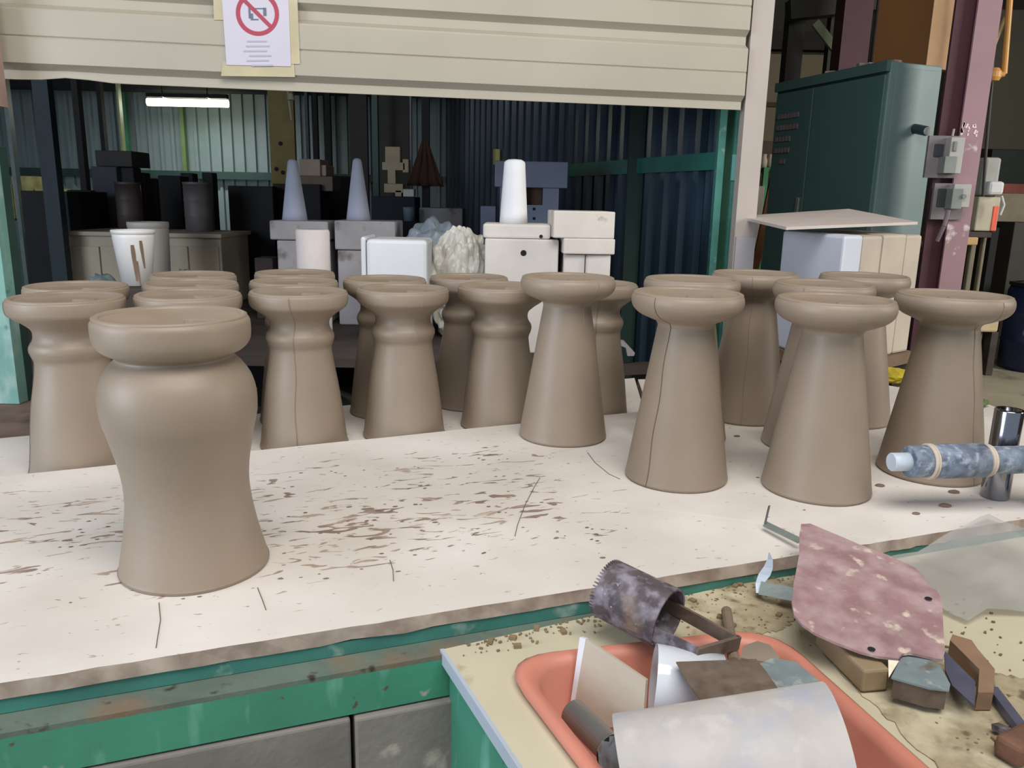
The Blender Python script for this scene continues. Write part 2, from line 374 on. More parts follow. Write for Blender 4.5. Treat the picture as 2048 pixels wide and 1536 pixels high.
# supporting steel bench
t = root('steel_bench', W(1, .4, 0), 'green and teal painted steel bench carrying the white plaster worktop', 'bench')
ang = math.atan2(e.y, e.x)
def wbox(u0, u1, v0, v1, z0, z1): return box(W((u0 + u1) / 2, (v0 + v1) / 2, (z0 + z1) / 2), (u1 - u0, v1 - v0, z1 - z0), rz=ang)
obj('top_channel', wbox(-1.1, 2.3, .004, .06, .751, .7735), teal, t)
obj('ledge', wbox(-1.1, 2.3, -.042, .05, .742, .750), M('dusty_ledge_paint', (98, 112, 100), .9, var=.15, scale=8, bump=.4, spots=[((120, 104, 84), .5, .62, 7, U), ((56, 48, 40), .62, .7, 26, U)]), t)
obj('angle_rail', wbox(-1.1, 2.3, -.042, -.034, .676, .742), green, t)
obj('rear_beam', wbox(-1.1, 2.3, .75, .8, .66, .733), teal, t)
for (u, v) in ((-.9, .0), (2.1, .0), (-.9, .75), (2.1, .75)):
    obj('leg', wbox(u, u + .06, v - .02, v + .04, 0, .70), green, t)
for u in (.2, 1.2): obj('cross_beam', wbox(u, u + .05, .06, .75, .70, .735), teal, t)
# grey plaster blocks stacked under the rail
blk = M('grey_block', (128, 122, 116), .9, var=.12, scale=7, bump=.35, spots=[((190, 180, 168), .62, .72, 12, U)])
cuts = [-.9, -.2, .462, 1.1]
labs = ['grey block under the bench rail, at the left picture edge', 'grey block under the green rail, left of the visible joint', 'grey block under the green rail, right of the joint beside the cream bench', 'grey block hidden behind the cream bench corner', 'grey block behind the cream bench side']
for k in range(3):
    tag(obj('stored_block', wbox(cuts[k] + .003, cuts[k + 1] - .003, -.052 + .004 * (k % 2), .25, .42, .672), blk, bevel=.004), labs[k], 'block', 'grey blocks stored under the bench')
tag(obj('lower_shelf', wbox(-1.05, .9, -.05, .6, .39, .415), dark_wood), 'dark shelf board carrying the grey blocks under the bench', 'shelf')
for (u, v) in ((-.85, 0), (.8, 0), (-.85, .5), (.8, .5)):
    pass

# loose clay crumbs and flakes on the worktop
cr = bmesh.new(); rnd = random.Random(11)
for i in range(110):
    if i < 100: u, v = rnd.uniform(.0, 1.0), rnd.uniform(.16, .75)
    else: u, v = rnd.uniform(.9, 2.0), rnd.uniform(.08, .9)
    p = W(u, v, T); s = rnd.uniform(.0014, .0038)
    k = bmesh.new(); bmesh.ops.create_icosphere(k, subdivisions=1, radius=s)
    a_ = rnd.uniform(-.3, .3) + ang
    for q in k.verts:
        x, y = q.co.x * rnd.uniform(1, 2.2), q.co.y * rnd.uniform(.6, 1.1)
        q.co = Vector((x * math.cos(a_) - y * math.sin(a_), x * math.sin(a_) + y * math.cos(a_), max(q.co.z * .45, -.0))) + p
    add(cr, k)
tag(obj('clay_crumbs', cr, M('crumb_clay', (128, 108, 92), .9, var=.15)), 'scattered brown clay crumbs on the white worktop', 'crumbs', kind='stuff')
# hairline cracks in the board (thin raised clay-filled scars)
for k, pl in enumerate(([(1080, 955), (1068, 975), (1050, 1010), (1035, 1050), (1030, 1072)], [(1175, 905), (1190, 925), (1218, 948), (1240, 958)], [(318, 1205), (321, 1240), (316, 1270), (312, 1296)], [(780, 1120), (786, 1140), (787, 1162)], [(515, 1175), (525, 1200), (532, 1220)])):
    b = bmesh.new(); pts = [atz(x, y, T + .0004) for x, y in pl]
    for p, q in zip(pts, pts[1:]): bar(p, q, .0014, .0006, bm=b)
    labs5 = ['crack in the plaster running down from between the middle vessels', 'crack in the plaster beside the foremost middle vessel', 'crack below the bulging vessel toward the board edge', 'short fine crack in the middle of the worktop', 'short crack at the right foot of the bulging vessel']
    tag(obj('plaster_crack', b, M('crack_clay', (110, 96, 84), .9)), labs5[k], 'crack')

# ================================================================ clay vessels
profT = [(.119, 0), (.1235, .006), (.121, .02), (.110, .09), (.0925, .200), (.0755, .307), (.0670, .360), (.0655, .372), (.0715, .382), (.0905, .390), (.110, .399), (.1235, .411), (.129, .424), (.129, .436), (.126, .444)]
profR = [(.118, 0), (.1215, .006), (.118, .02), (.108, .104), (.099, .172), (.090, .225), (.0845, .262), (.0835, .280), (.088, .293), (.0915, .306), (.0895, .318), (.082, .330), (.079, .343), (.082, .357), (.098, .372), (.117, .385), (.128, .395), (.1315, .410), (.131, .424), (.129, .428)]
profF = [(r_ * .935, z_) for r_, z_ in [(.134, 0), (.1365, .006), (.134, .012), (.119, .077), (.111, .138), (.114, .188), (.126, .243), (.135, .279), (.1365, .314), (.130, .342), (.115, .366), (.1025, .378), (.103, .384), (.121, .394), (.131, .405), (.1345, .418), (.1345, .438), (.131, .446)]]
def vessel(name, prof, base, label, group, seam=None, rz=0, dish=.009, nub=True, flash=False, sm=None, z_lo=.003, lean=0):
    H = prof[-1][1]; R_ = prof[-1][0]
    t = root(name, base, label, 'vessel', group, rz)
    outer = smooth_prof(prof, 5)
    top = [(R_ - .006, H + .003), (R_ - .012, H + .002), (R_ - .02, H - .004), (R_ - .045, H - dish), (R_ * .5, H - dish - .003), (0, H - dish - .003)]
    bm = lathe([(0, 0)] + outer + top, seg=72)
    # hand-finished: slightly out of round
    rnd = random.Random(name + str(base)); a1, a2 = rnd.uniform(0, 6), rnd.uniform(0, 6)
    for v in bm.verts:
        an = math.atan2(v.co.y, v.co.x); k = 1 + .006 * math.sin(2 * an + a1) + .003 * math.sin(5 * an + a2 + v.co.z * 9)
        v.co.x *= k; v.co.y *= k
        v.co.x += lean * v.co.z
    obj('body', bm, clay, t, smooth=True, world=False)
    # rolled lip ring round the dish
    lip = lathe([(R_ - .002, H - .001), (R_ - .001, H + .0035), (R_ - .006, H + .006), (R_ - .012, H + .0045), (R_ - .014, H)], seg=72)
    for v in lip.verts: v.co.x += lean * v.co.z
    obj('lip', lip, clay, t, smooth=True, world=False)
    if nub:
        an = rnd.uniform(.1, .9); r0 = R_ * .3
        nb = lathe([(0, 0), (.034, 0), (.033, .007), (0, .009)], seg=20)
        for v in nb.verts: v.co = Vector((v.co.x * .9 + r0 * math.cos(an), v.co.y * .45 + r0 * math.sin(an), v.co.z + H - dish - .003))
        obj('clay_scrap', nb, clay, t, world=False)
    if seam is not None:
        for s_, dr in ((seam, .0),):
            b = bmesh.new(); pr = [p for p in outer if p[1] > z_lo]; L1 = []; L2 = []; L3 = []
            c_, s2 = math.cos(s_), math.sin(s_)
            for (r, z) in pr:
                jit = .002 * math.sin(z * 38) + (.006 * math.sin(z * 30) if flash else 0)
                for L_, off, rr in ((L1, -.0009, .0002), (L2, 0, .0013), (L3, .0009, .0002)):
                    x, y = (r * 1.006 + rr), off + jit
                    L_.append(b.verts.new((x * c_ - y * s2, x * s2 + y * c_, z)))
            for A_, B_ in ((L1, L2), (L2, L3)):
                for i in range(len(pr) - 1): b.faces.new((A_[i], A_[i + 1], B_[i + 1], B_[i]))
            obj('casting_seam', b, sm or clay_seam, t, world=False)
    return t
vessel('bulging_clay_vessel', profF, atz(392, 1126, T), 'large unfired clay vessel with a bulging waist, alone at the left front', None, seam=None, lean=-.024)
G1 = 'tapered clay vessels on the right of the worktop'
TV = [((1125, 870), 'tapered clay vessel standing apart, nearest the ring-necked row', -.95),
      ((1351, 952), 'tapered clay vessel with a dark seam down its left side, in the front row', -2.35),
      ((1630, 975), 'tapered clay vessel with a pale sheen, nearest the pink metal plate', None),
      ((1858, 942), 'rightmost tapered clay vessel, behind the grey metal bar', -1.15),
      ((1486, 832), 'tapered clay vessel in shade, farthest back of the right group beside the white post', -1.9),
      ((1614, 888), 'tapered clay vessel half hidden directly behind the one with the pale sheen', -2.3),
      ((1362, 872), 'tapered clay vessel almost hidden behind the dark-seamed one', None),
      ((1695, 838), 'tapered clay vessel at the back in front of the white mould stack', None)]
for k, (p, lab, sm) in enumerate(TV): vessel('tapered_clay_vessel', profT, atz(p[0], p[1], T), lab, G1, seam=sm, sm=clay_dark if k == 1 else None, z_lo=.33 if k in (0,) else .003)
G2 = 'ring-necked clay vessels along the rear board'
BL0 = Vector((-1.127, 1.783)); BL1 = Vector((.325, 2.427)); bld = (BL1 - BL0).normalized(); bln = Vector((-bld.y, bld.x))
def on_file(px, k, off=.128):
    """k-th vessel of a file running back from the worktop's rear edge"""
    o2 = Vector((0, 0)); d = ray(px, 800); d2 = Vector((d.x, d.y)).normalized(); q0_ = BL0 + bln * off
    s_ = (q0_ - o2).dot(bln) / d2.dot(bln); q = d2 * (s_ + k * .268); return Vector((q.x, q.y, TR))
RV = [(154, 0, 'ring-necked clay vessel at the left edge with a loose seam flap', -2.5, True),
      (606, 0, 'ring-necked clay vessel right behind the bulging one, seam down its middle', -1.5, False),
      (808, 0, 'ring-necked clay vessel with a curling pale seam on its right side', -1.0, True),
      (1000, 0, 'ring-necked clay vessel just left of the lone tapered vessel', None, False),
      (1182, 0, 'ring-necked clay vessel peeking out right of the lone tapered vessel', -1.6, False),
      (176, 1, 'ring-necked clay vessel behind the leftmost one', None, False),
      (392, 0, 'ring-necked clay vessel directly behind the bulging vessel, nearest of three', None, False),
      (398, 1, 'ring-necked clay vessel behind the bulging vessel, middle of three', None, False),
      (403, 2, 'ring-necked clay vessel behind the bulging vessel, farthest of three', None, False),
      (598, 1.02, 'ring-necked clay vessel second in the file with the centred seam', None, False),
      (600, 2.05, 'ring-necked clay vessel last in the file with the centred seam', None, False),
      (774, 1.06, 'ring-necked clay vessel in shade behind the curling-seam one', None, False),
      (936, 1.12, 'ring-necked clay vessel in shade, behind the gap left of the lone tapered one', None, False)]
for k, (px, row, lab, sm, fl_) in enumerate(RV):
    vessel('ringed_clay_vessel', profR, on_file(px, row), lab, G2, seam=sm, flash=fl_, dish=.007, sm=clay_dark if k == 0 else None, z_lo=.29 if k == 2 else .003)

# ================================================================ things inside the opening
# mould bench
t = root('mould_bench', (-.8, 4.2, 0), 'low dark bench behind the vessels carrying plaster moulds', 'bench')
obj('bench_top', prism([(-3.6, 3.3, .74), (.20, 3.33, .74), (.46, 3.40, .74), (-.2, 5.6, .74), (-3.6, 5.6, .74)], (0, 0, .035)), dark_wood, t)
for x, y in ((-3.4, 3.5), (.1, 3.5), (-3.4, 5.3), (-.4, 5.3), (-1.6, 3.5)): obj('leg', bb(x, x + .06, y, y + .06, 0, .74), rail_m, t)
BZ = .775
def pxbox(name, x0, x1, yt, Y, depth, mat, lab, cat, zb=BZ, group=None, rz=0, bevel=.006, yb=None):
    a = aty(x0, yt, Y); b = aty(x1, yt, Y); zt = (a.z + b.z) / 2
    if yb is not None: zb = aty((x0 + x1) / 2, yb, Y).z
    wv = b.x - a.x
    o = obj(name, box(((a.x + b.x) / 2, Y + depth / 2, (zt + zb) / 2), (wv, depth, zt - zb), rz=rz), mat, bevel=bevel)
    return tag(o, lab, cat, group), Vector(((a.x + b.x) / 2, Y + depth / 2, zt))
def pxpart(name, x0, x1, yt, yb, Y, depth, mat, parent, bevel=.004):
    a = aty(x0, yt, Y); b = aty(x1, yt, Y); c = aty(x0, yb, Y)
    return obj(name, bb(a.x, b.x, Y, Y + depth, c.z, a.z), mat, parent, bevel=bevel)
bucket_m = M('white_plastic', (236, 232, 228), .4, var=.03, bump=0)
bucket_d = M('dull_plastic', (190, 182, 174), .5, var=.06, bump=.05)
crate = M('beige_board', (186, 172, 150), .8, var=.1, scale=3)
def bucket(name, px0, px1, yt, yb, Y, mat, lab, zb=None, taper=.84, group=None):
    a = aty(px0, yt, Y); b = aty(px1, yt, Y); zt = a.z; z0 = aty(px0, yb, Y).z if zb is None else zb; r = (b.x - a.x) / 2
    cx = (a.x + b.x) / 2; h = zt - z0
    t = root(name, (cx, Y, z0), lab, 'bucket', group)
    obj('shell', lathe([(0, 0), (r * taper, 0), (r * (taper + (1 - taper) * .9), h * .88), (r * .97, h), (r * .93, h), (r * (taper) * .95, .01), (0, .01)], seg=40), mat, t, smooth=True, world=False)
    obj('rim', lathe([(r * .97, h * .94), (r * 1.0, h * .945), (r * 1.02, h * .99), (r, h + .003), (r * .93, h + .003), (r * .93, h * .95)], seg=40), mat, t, smooth=True, world=False)
    return t
# support crates for the raised things
pxbox('support_crate', 215, 318, 577, 3.52, .30, dark_wood, 'dark crate under the two white buckets', 'crate')
bucket('plaster_bucket', 225, 306, 460, 575, 3.68, bucket_m, 'white plastic bucket with brown drips, standing forward of the other bucket', taper=.68)
bk1 = bpy.data.objects['plaster_bucket']
for (x0, w0, y0, y1) in ((281, 6, 488, 560), (294, 5, 480, 535), (288, 2.5, 520, 572)):
    c_ = bk1.location; zt_ = aty(x0, y0, 3.68).z; zb_ = aty(x0, y1, 3.68).z; rT = (aty(306, 460, 3.68).x - aty(225, 460, 3.68).x) / 2; H_ = aty(225, 460, 3.68).z - c_.z
    b = bmesh.new(); L1 = []; L2 = []
    for i in range(9):
        f = i / 8; z = zt_ + (zb_ - zt_) * f; rr_ = rT * (.68 + .32 * (z - c_.z) / H_) + .0015
        hw = w0 / F_PX * 5.6 * (.35 + .65 * math.sin(min(1, f * 2.2 + .3) * PI / 2) * (1 - f) ** .8) * .5
        dx = aty(x0, y0, 3.68).x - c_.x - .03 * f * 0; an = math.asin(max(-1, min(1, dx / rr_)))
        for L_, sg in ((L1, -1), (L2, 1)):
            a2 = an + sg * hw / rr_; L_.append(b.verts.new((c_.x + rr_ * math.sin(a2), c_.y - rr_ * math.cos(a2), z)))
    for i in range(8): b.faces.new((L1[i], L1[i + 1], L2[i + 1], L2[i]))
    obj('slip_drip', b, M('slip_brown', (132, 108, 88), .6), bk1)
bucket('plaster_bucket', 257, 334, 444, 562, 4.45, bucket_d, 'dull white bucket half hidden behind the dripped one', zb=BZ, taper=.86)
t, _ = pxbox('storage_chest', 134, 441, 472, 4.85, .5, crate, 'wide beige chest with panelled front behind the buckets', 'chest')
for x0, x1 in ((140, 197), (201, 332), (336, 374), (378, 436)):
    a = aty(x0, 492, 4.838); b = aty(x1, 492, 4.838)
    bm = bb(a.x, b.x, 4.838, 4.852, BZ + .02, a.z); obj('panel', bm, crate, t, bevel=.003)
ck = obj('chest_lid', bb(aty(132, 480, 4.82).x, aty(443, 480, 4.82).x, 4.82, 5.37, aty(250, 473, 4.82).z, aty(250, 473, 4.82).z + .025), crate, t, bevel=.004)
rag = M('blue_grey_rag', (120, 138, 138), .9, var=.3, scale=20)
for (x, y, Yr, sx, lab) in ((205, 566, 4.25, .06, 'crumpled pale green rag beside the dripped bucket'), (368, 556, 4.3, .04, 'crumpled blue cloth in front of the beige chest')):
    p = aty(x, y, Yr); b = bmesh.new(); bmesh.ops.create_icosphere(b, subdivisions=3, radius=1)
    rr = random.Random(x)
    for v in b.verts:
        k = 1 + .3 * math.sin(v.co.x * 7 + v.co.z * 5) * math.cos(v.co.y * 6); v.co = Vector((v.co.x * sx * k + p.x, v.co.y * sx * k + p.y, p.z + v.co.z * .045 * k))
    tag(obj('rag', b, rag, smooth=True), lab, 'rag')
    pxbox('support_crate', x - 28, x + 28, y + 14, Yr - .08, .16, dark_wood, 'small dark crate under the ' + ('green rag' if x < 300 else 'blue cloth'), 'crate')
# moulds with cones
def cone(px, yb, yt, rb_px, rt_px, Y, lab, mat, round_=.35, zb=None):
    p = aty(px, yb, Y); q = aty(px, yt, Y); z0 = p.z if zb is None else zb; h = q.z - z0; rb = rb_px / F_PX * Y * 1.02; rt = rt_px / F_PX * Y * 1.02
    pr = [(0, 0), (rb, 0)] + [(rb + (rt - rb) * k / 6, h * .94 * k / 6) for k in range(1, 7)] + [(rt * .9, h * .965), (rt * .65, h * .99), (0, h)]
    o = obj('plaster_cone', lathe(pr, c=(p.x, Y, z0), seg=36), mat, smooth=True); return tag(o, lab, 'cone', 'plaster cones on the moulds')
cone_grey = M('cone_plaster', (176, 180, 196), .8, var=.05, scale=4, bump=.06)
def mould(px0, px1, yt, Y, dep, mat, lab, cut=None, low=None, zb=BZ):
    a = aty(px0, yt, Y); b = aty(px1, yt, Y); cx = (a.x + b.x) / 2; zt = (a.z + b.z) / 2
    t = root('plaster_mould', (cx, Y + dep / 2, zb), lab, 'mould')
    if low:
        zc = aty(px0, low[0], Y).z; ins = (low[1]) / F_PX * Y
        obj('upper_half', bb(a.x, b.x, Y, Y + dep, zc + .002, zt), mat, t, bevel=.008)
        obj('lower_half', bb(a.x + ins, b.x - ins * .3, Y + .01, Y + dep - .01, zb, zc), mat, t, bevel=.008)
    else: obj('block', bb(a.x, b.x, Y, Y + dep, zb, zt), mat, t, bevel=.008)
    return t, zt, cx
t, zt, cx = mould(538, 655, 442, 4.25, .3, plaster_grey, 'grey plaster mould under the left cone', low=(480, 12))
cone(590, 442, 318, 24, 9.5, 4.38, 'narrow grey-white cone on the mould behind the white cylinder', cone_grey, zb=zt)
t, zt, cx = mould(668, 790, 442, 4.25, .3, plaster_grey, 'grey plaster mould under the middle cone', low=(500, 4))
cone(717, 442, 316, 23, 8.5, 4.38, 'narrow grey-white cone on the mould behind the clean rounded block', cone_grey, zb=zt)
cyl = aty(625, 459, 3.75); z_ = aty(625, 459, 3.75).z
o = obj('plaster_cylinder', lathe([(0, 0), (.073, 0), (.077, .01), (.077, z_ - BZ - .01), (.072, z_ - BZ), (0, z_ - BZ)], c=(cyl.x, 3.75, BZ), seg=40), M('stained_plaster', (222, 212, 208), .8, var=.08, scale=8, stretch=(1, 1, .3), spots=[((190, 160, 150), .55, .8, 5, (1, 1, .2))]), smooth=True)
tag(o, 'white plaster cylinder with faint brown stains, in front of the left cone mould', 'cylinder')
# clean white rounded mould in two halves
t = root('two_part_mould', aty(790, 560, 3.72) * 1.0, 'clean white two-part plaster mould with rounded edges', 'mould')
a = aty(723, 477, 3.75); b = aty(733, 477, 3.75); c = aty(735.5, 477, 3.75); d = aty(857, 480, 3.75)
obj('rear_half', bb(a.x, b.x, 3.72, 4.0, BZ, a.z + .01), plaster_clean, t, bevel=.012)
obj('front_half', bb(c.x, d.x, 3.70, 3.98, BZ, c.z), plaster_clean, t, bevel=.018)
obj('dark_seam', bb(b.x, c.x, 3.74, 3.97, BZ, a.z - .012), M('seam_navy', (30, 40, 78), .6), t)  # dark navy strip filling the seam between the halves
# crumpled plastic bags
bag_m = M('white_plastic_bag', (214, 210, 198), .35, var=.08, scale=9, bump=.3, bscale=25, alpha=.93)
def crumple(cx, cy, z0, rx, ry, h, seed, res=5, amp=.24):
    b = bmesh.new(); bmesh.ops.create_icosphere(b, subdivisions=res, radius=1); r = random.Random(seed)
    ph = [(Vector((r.uniform(-1, 1), r.uniform(-1, 1), r.uniform(-1, 1))) * r.uniform(4, 13), r.uniform(0, 6)) for _ in range(14)]
    for v in b.verts:
        k = 1 + amp * sum(abs(math.sin(v.co.dot(d_) + p_)) - .6 for d_, p_ in ph) / 5
        q = v.co * k; v.co = Vector((cx + q.x * rx, cy + q.y * ry, z0 + max(0, (q.z + .9) / 1.9) * h))
    return b
p = aty(918, 552, 3.85); zt = aty(918, 446, 3.85).z
tag(obj('plastic_bag', crumple(p.x, 3.95, BZ, .155, .13, (zt - BZ) * .93, 5), bag_m), 'crumpled white plastic bag between the clean white mould and the white cone', 'bag')
p = aty(855, 470, 4.2); zt = aty(860, 447, 4.2).z
tag(obj('plastic_sheet', crumple(p.x + .02, 4.3, BZ, .2, .15, zt - BZ, 9, amp=.2), M('grey_plastic_sheet', (140, 150, 160), .4, var=.15, scale=8, bump=.3)), 'grey translucent plastic sheeting heaped behind the clean white mould', 'sheeting')
# right mould group
t = root('cone_mould', aty(1043, 600, 3.6), 'large cream plaster mould with a round hole, under the bright cone', 'mould')
a = aty(970, 477, 3.55); b = aty(1118, 477, 3.55); zm = a.z; zu = aty(970, 447, 3.58).z
obj('lower_block', bb(a.x, b.x, 3.55, 3.87, BZ, zm), plaster, t, bevel=.006)
obj('upper_block', bb(aty(966, 447, 3.58).x, aty(1102, 447, 3.58).x, 3.58, 3.84, zm + .001, zu), plaster, t, bevel=.01)
h_ = aty(1047, 506, 3.549); obj('dark_hole', rod(h_ + Vector((0, -.001, 0)), h_ + Vector((0, .02, 0)), .013), black, t)
h_ = aty(1082, 473, 3.579); obj('dark_hole', rod(h_ + Vector((0, -.001, 0)), h_ + Vector((0, .02, 0)), .008), black, t)
cone(1027, 447, 318, 27, 20, 3.70, 'thick bright white cone with a rounded tip on the cream mould', plaster_clean, zb=zu)
def stackbox(x0, x1, yt, yb, Y, dep, nm, lab, mat, extra=None, rz=0):
    a = aty(x0, yt, Y); b = aty(x1, yt, Y); z0 = aty(x0, yb, Y).z if yb else BZ
    o = obj(nm, box(((a.x + b.x) / 2, Y + dep / 2, (a.z + z0) / 2), (b.x - a.x, dep, a.z - z0 - .0015), rz=rz), mat, bevel=.005); tag(o, lab, 'mould', 'stacked plaster blocks right of the bright cone'); return o
chip = M('chipped_plaster', (220, 210, 200), .85, var=.05, scale=5, bump=.2, spots=[((150, 138, 128), .62, .68, 7, U)])
stackbox(1104, 1228, 421, 476, 3.50, .30, 'plaster_block', 'top plaster block of the stack right of the cone, with a grey scuffed corner', chip, rz=.05)
stackbox(1124, 1228, 476, 508, 3.50, .28, 'plaster_block', 'middle plaster block of the stack right of the cone', chip, rz=.05)
stackbox(1128, 1222, 508, None, 3.52, .26, 'plaster_block', 'bottom plaster block of the stack right of the cone, cracked down its front', plaster)
a = aty(1170, 510, 3.518); obj('front_crack', bb(a.x, a.x + .003, 3.512, 3.53, aty(1170, 553, 3.518).z, a.z), black, bpy.data.objects['plaster_block.002'])
# grey mould stack behind the cone
t = root('grey_mould_stack', aty(1060, 450, 4.9), 'tall blue-grey mould with an overhanging top and dark cavity, behind the bright cone', 'mould')
mg = M('bluegrey_plaster', (140, 146, 166), .85, var=.08, scale=5)
a0 = aty(990, 321, 4.8); a1 = aty(1137, 321, 4.8); z1 = aty(1060, 375, 4.8).z
obj('top_slab', bb(a0.x, a1.x, 4.8, 5.1, z1, a0.z), mg, t, bevel=.006)
b0 = aty(1000, 376, 4.83); b1 = aty(1118, 376, 4.83); c0 = aty(1052, 378, 4.83); c1 = aty(1086, 378, 4.83); zc = aty(1060, 410, 4.83).z
obj('body_block', bb(b0.x, b1.x, 4.9, 5.08, BZ, z1), mg, t)
obj('front_block', bb(b0.x, c0.x, 4.83, 4.9, BZ, z1), mg, t); obj('front_block', bb(c1.x, b1.x, 4.83, 4.9, BZ, z1), mg, t)
obj('front_block', bb(c0.x, c1.x, 4.83, 4.9, BZ, zc), mg, t)
for yy in (418, 437): h_ = aty(1068, yy, 4.829); obj('peg_hole', rod(h_ - Vector((0, .001, 0)), h_ + Vector((0, .01, 0)), .009), black, t)
obj('cavity_back', bb(c0.x + .004, c1.x - .004, 4.885, 4.899, zc, z1), M('cavity_brown', (90, 62, 46), .8), t)  # dark brown panel across the back of the cavity
g = aty(992, 300, 8.2); gg = P1.lerp(P2, .28) - nn * .03; gz = aty(992, 300, gg.y).z
# light switch on the side wall
sw = aty(993, 314, 6.4); 
for _ in range(30):
    d = ray(993, 314); tt = sw.y; 
swp = None
o_ = Vector((0, 0, CZ)); d = ray(993, 314); p0 = P1 - nn * .04; k = (p0 - o_).dot(nn) / d.dot(nn); swp = o_ + d * k
tag(obj('wall_switch', box(swp, (.04, .06, .13), rz=math.atan2(dd.y, dd.x) + PI / 2), M('yellow_plastic', (190, 190, 110), .5, var=.03)), 'small yellow switch box on the dark wall behind the bright cone', 'switch')
# second row: dark stacks in the gloom
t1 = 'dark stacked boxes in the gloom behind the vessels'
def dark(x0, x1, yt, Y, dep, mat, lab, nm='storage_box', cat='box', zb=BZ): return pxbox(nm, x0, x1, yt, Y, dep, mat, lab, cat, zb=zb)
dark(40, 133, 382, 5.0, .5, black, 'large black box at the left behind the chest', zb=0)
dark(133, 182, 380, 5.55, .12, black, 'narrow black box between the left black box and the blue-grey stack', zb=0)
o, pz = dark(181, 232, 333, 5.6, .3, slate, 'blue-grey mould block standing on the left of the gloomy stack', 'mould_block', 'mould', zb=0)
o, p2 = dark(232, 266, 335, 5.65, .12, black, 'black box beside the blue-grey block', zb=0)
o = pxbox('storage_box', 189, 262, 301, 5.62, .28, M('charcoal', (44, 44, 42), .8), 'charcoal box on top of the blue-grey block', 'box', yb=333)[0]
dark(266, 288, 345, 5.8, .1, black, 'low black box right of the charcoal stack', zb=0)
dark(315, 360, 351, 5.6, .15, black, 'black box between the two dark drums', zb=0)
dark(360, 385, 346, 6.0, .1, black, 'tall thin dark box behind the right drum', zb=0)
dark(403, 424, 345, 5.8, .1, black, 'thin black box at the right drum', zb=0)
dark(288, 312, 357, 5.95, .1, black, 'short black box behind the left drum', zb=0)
for x0, x1, lab, dx in ((231, 279, 'dark rusty drum on the beige chest, left one', 0), (367, 420, 'grey-brown drum on the beige chest, right one', 0)):
    a = aty(x0, 368, 5.1); b = aty(x1, 368, 5.1); r = (b.x - a.x) / 2; zt = a.z; z0 = aty(250, 473, 4.82).z + .026
    t = root('metal_drum', ((a.x + b.x) / 2, 5.1, z0), lab, 'drum'); h = zt - z0
    mt = M('rusty_drum' if x0 < 300 else 'grey_drum', (66, 54, 50) if x0 < 300 else (92, 86, 86), .6, var=.2, scale=5)
    obj('drum_body', lathe([(0, 0), (r, 0), (r, h * .33), (r * 1.03, h * .35), (r, h * .37), (r, h * .66), (r * 1.03, h * .68), (r, h * .7), (r, h), (0, h - .01)], seg=32), mt, t, smooth=True, world=False)
    obj('drum_rim', lathe([(r * .97, h), (r * 1.03, h), (r * 1.03, h + .012), (r * .97, h + .012)], seg=32), mt, t, world=False)
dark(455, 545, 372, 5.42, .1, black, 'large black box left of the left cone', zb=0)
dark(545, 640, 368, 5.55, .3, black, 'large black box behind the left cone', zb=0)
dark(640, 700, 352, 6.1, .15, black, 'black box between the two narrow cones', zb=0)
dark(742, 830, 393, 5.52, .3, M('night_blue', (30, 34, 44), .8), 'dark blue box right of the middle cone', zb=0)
pxbox('timber_block', 508, 545, 516, 4.4, .15, dark_wood, 'brown timber block low beside the left cone mould', 'block')
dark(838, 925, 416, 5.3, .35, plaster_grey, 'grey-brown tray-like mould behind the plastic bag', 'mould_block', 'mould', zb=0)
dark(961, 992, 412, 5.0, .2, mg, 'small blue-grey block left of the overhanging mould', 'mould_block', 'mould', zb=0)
bucket('small_pail', 806, 829, 415, 442, 5.2, M('pale_blue_plastic', (120, 132, 148), .5), 'small pale blue pail on the grey plastic sheeting side', zb=None)
pxbox('pail_stand', 800, 834, 443, 5.12, .16, black, 'black box under the small pale pail', 'box', zb=0)
# brown block pile on the dark boxes
for k, (x0, x1, yt, yb) in enumerate(((592, 665, 352, 382), (598, 640, 318, 352), (640, 652, 330, 352))):
    o = pxbox('brown_mould', x0, x1, yt, 5.6 + .02 * k, .25, plaster_dim if k else M('brown_plaster_dark', (104, 92, 80), .85), ['wide brown mould at the bottom of the pile behind the left cone', 'squarish brown mould on top of the pile behind the left cone', 'small brown mould piece at the right of the pile behind the left cone'][k], 'mould', yb=yb, rz=.0)[0]
# plaster odds and ends: stemmed mould on a stand
t = root('stemmed_mould', aty(790, 392, 5.6), 'pale stemmed plaster mould piled on a small block, right of the middle cone', 'mould')
pl = M('cream_plaster_dim', (176, 160, 132), .85, var=.08)
for nm, x0, x1, yt, yb in (('foot_block', 768, 806, 367, 385), ('stem', 775, 791, 338, 367), ('collar', 764, 810, 324, 340), ('cap_block', 770, 800, 293, 326), ('side_piece', 805, 817, 318, 345), ('foot_block', 790, 803, 380, 393)):
    pxpart(nm, x0, x1, yt, yb, 5.6, .13 if nm != 'stem' else .07, pl, t)
pxbox('white_brick', 806, 828, 378, 5.5, .1, M('white_brick', (205, 205, 200), .7), 'small white block beside the foot of the stemmed mould', 'block', yb=393.5)
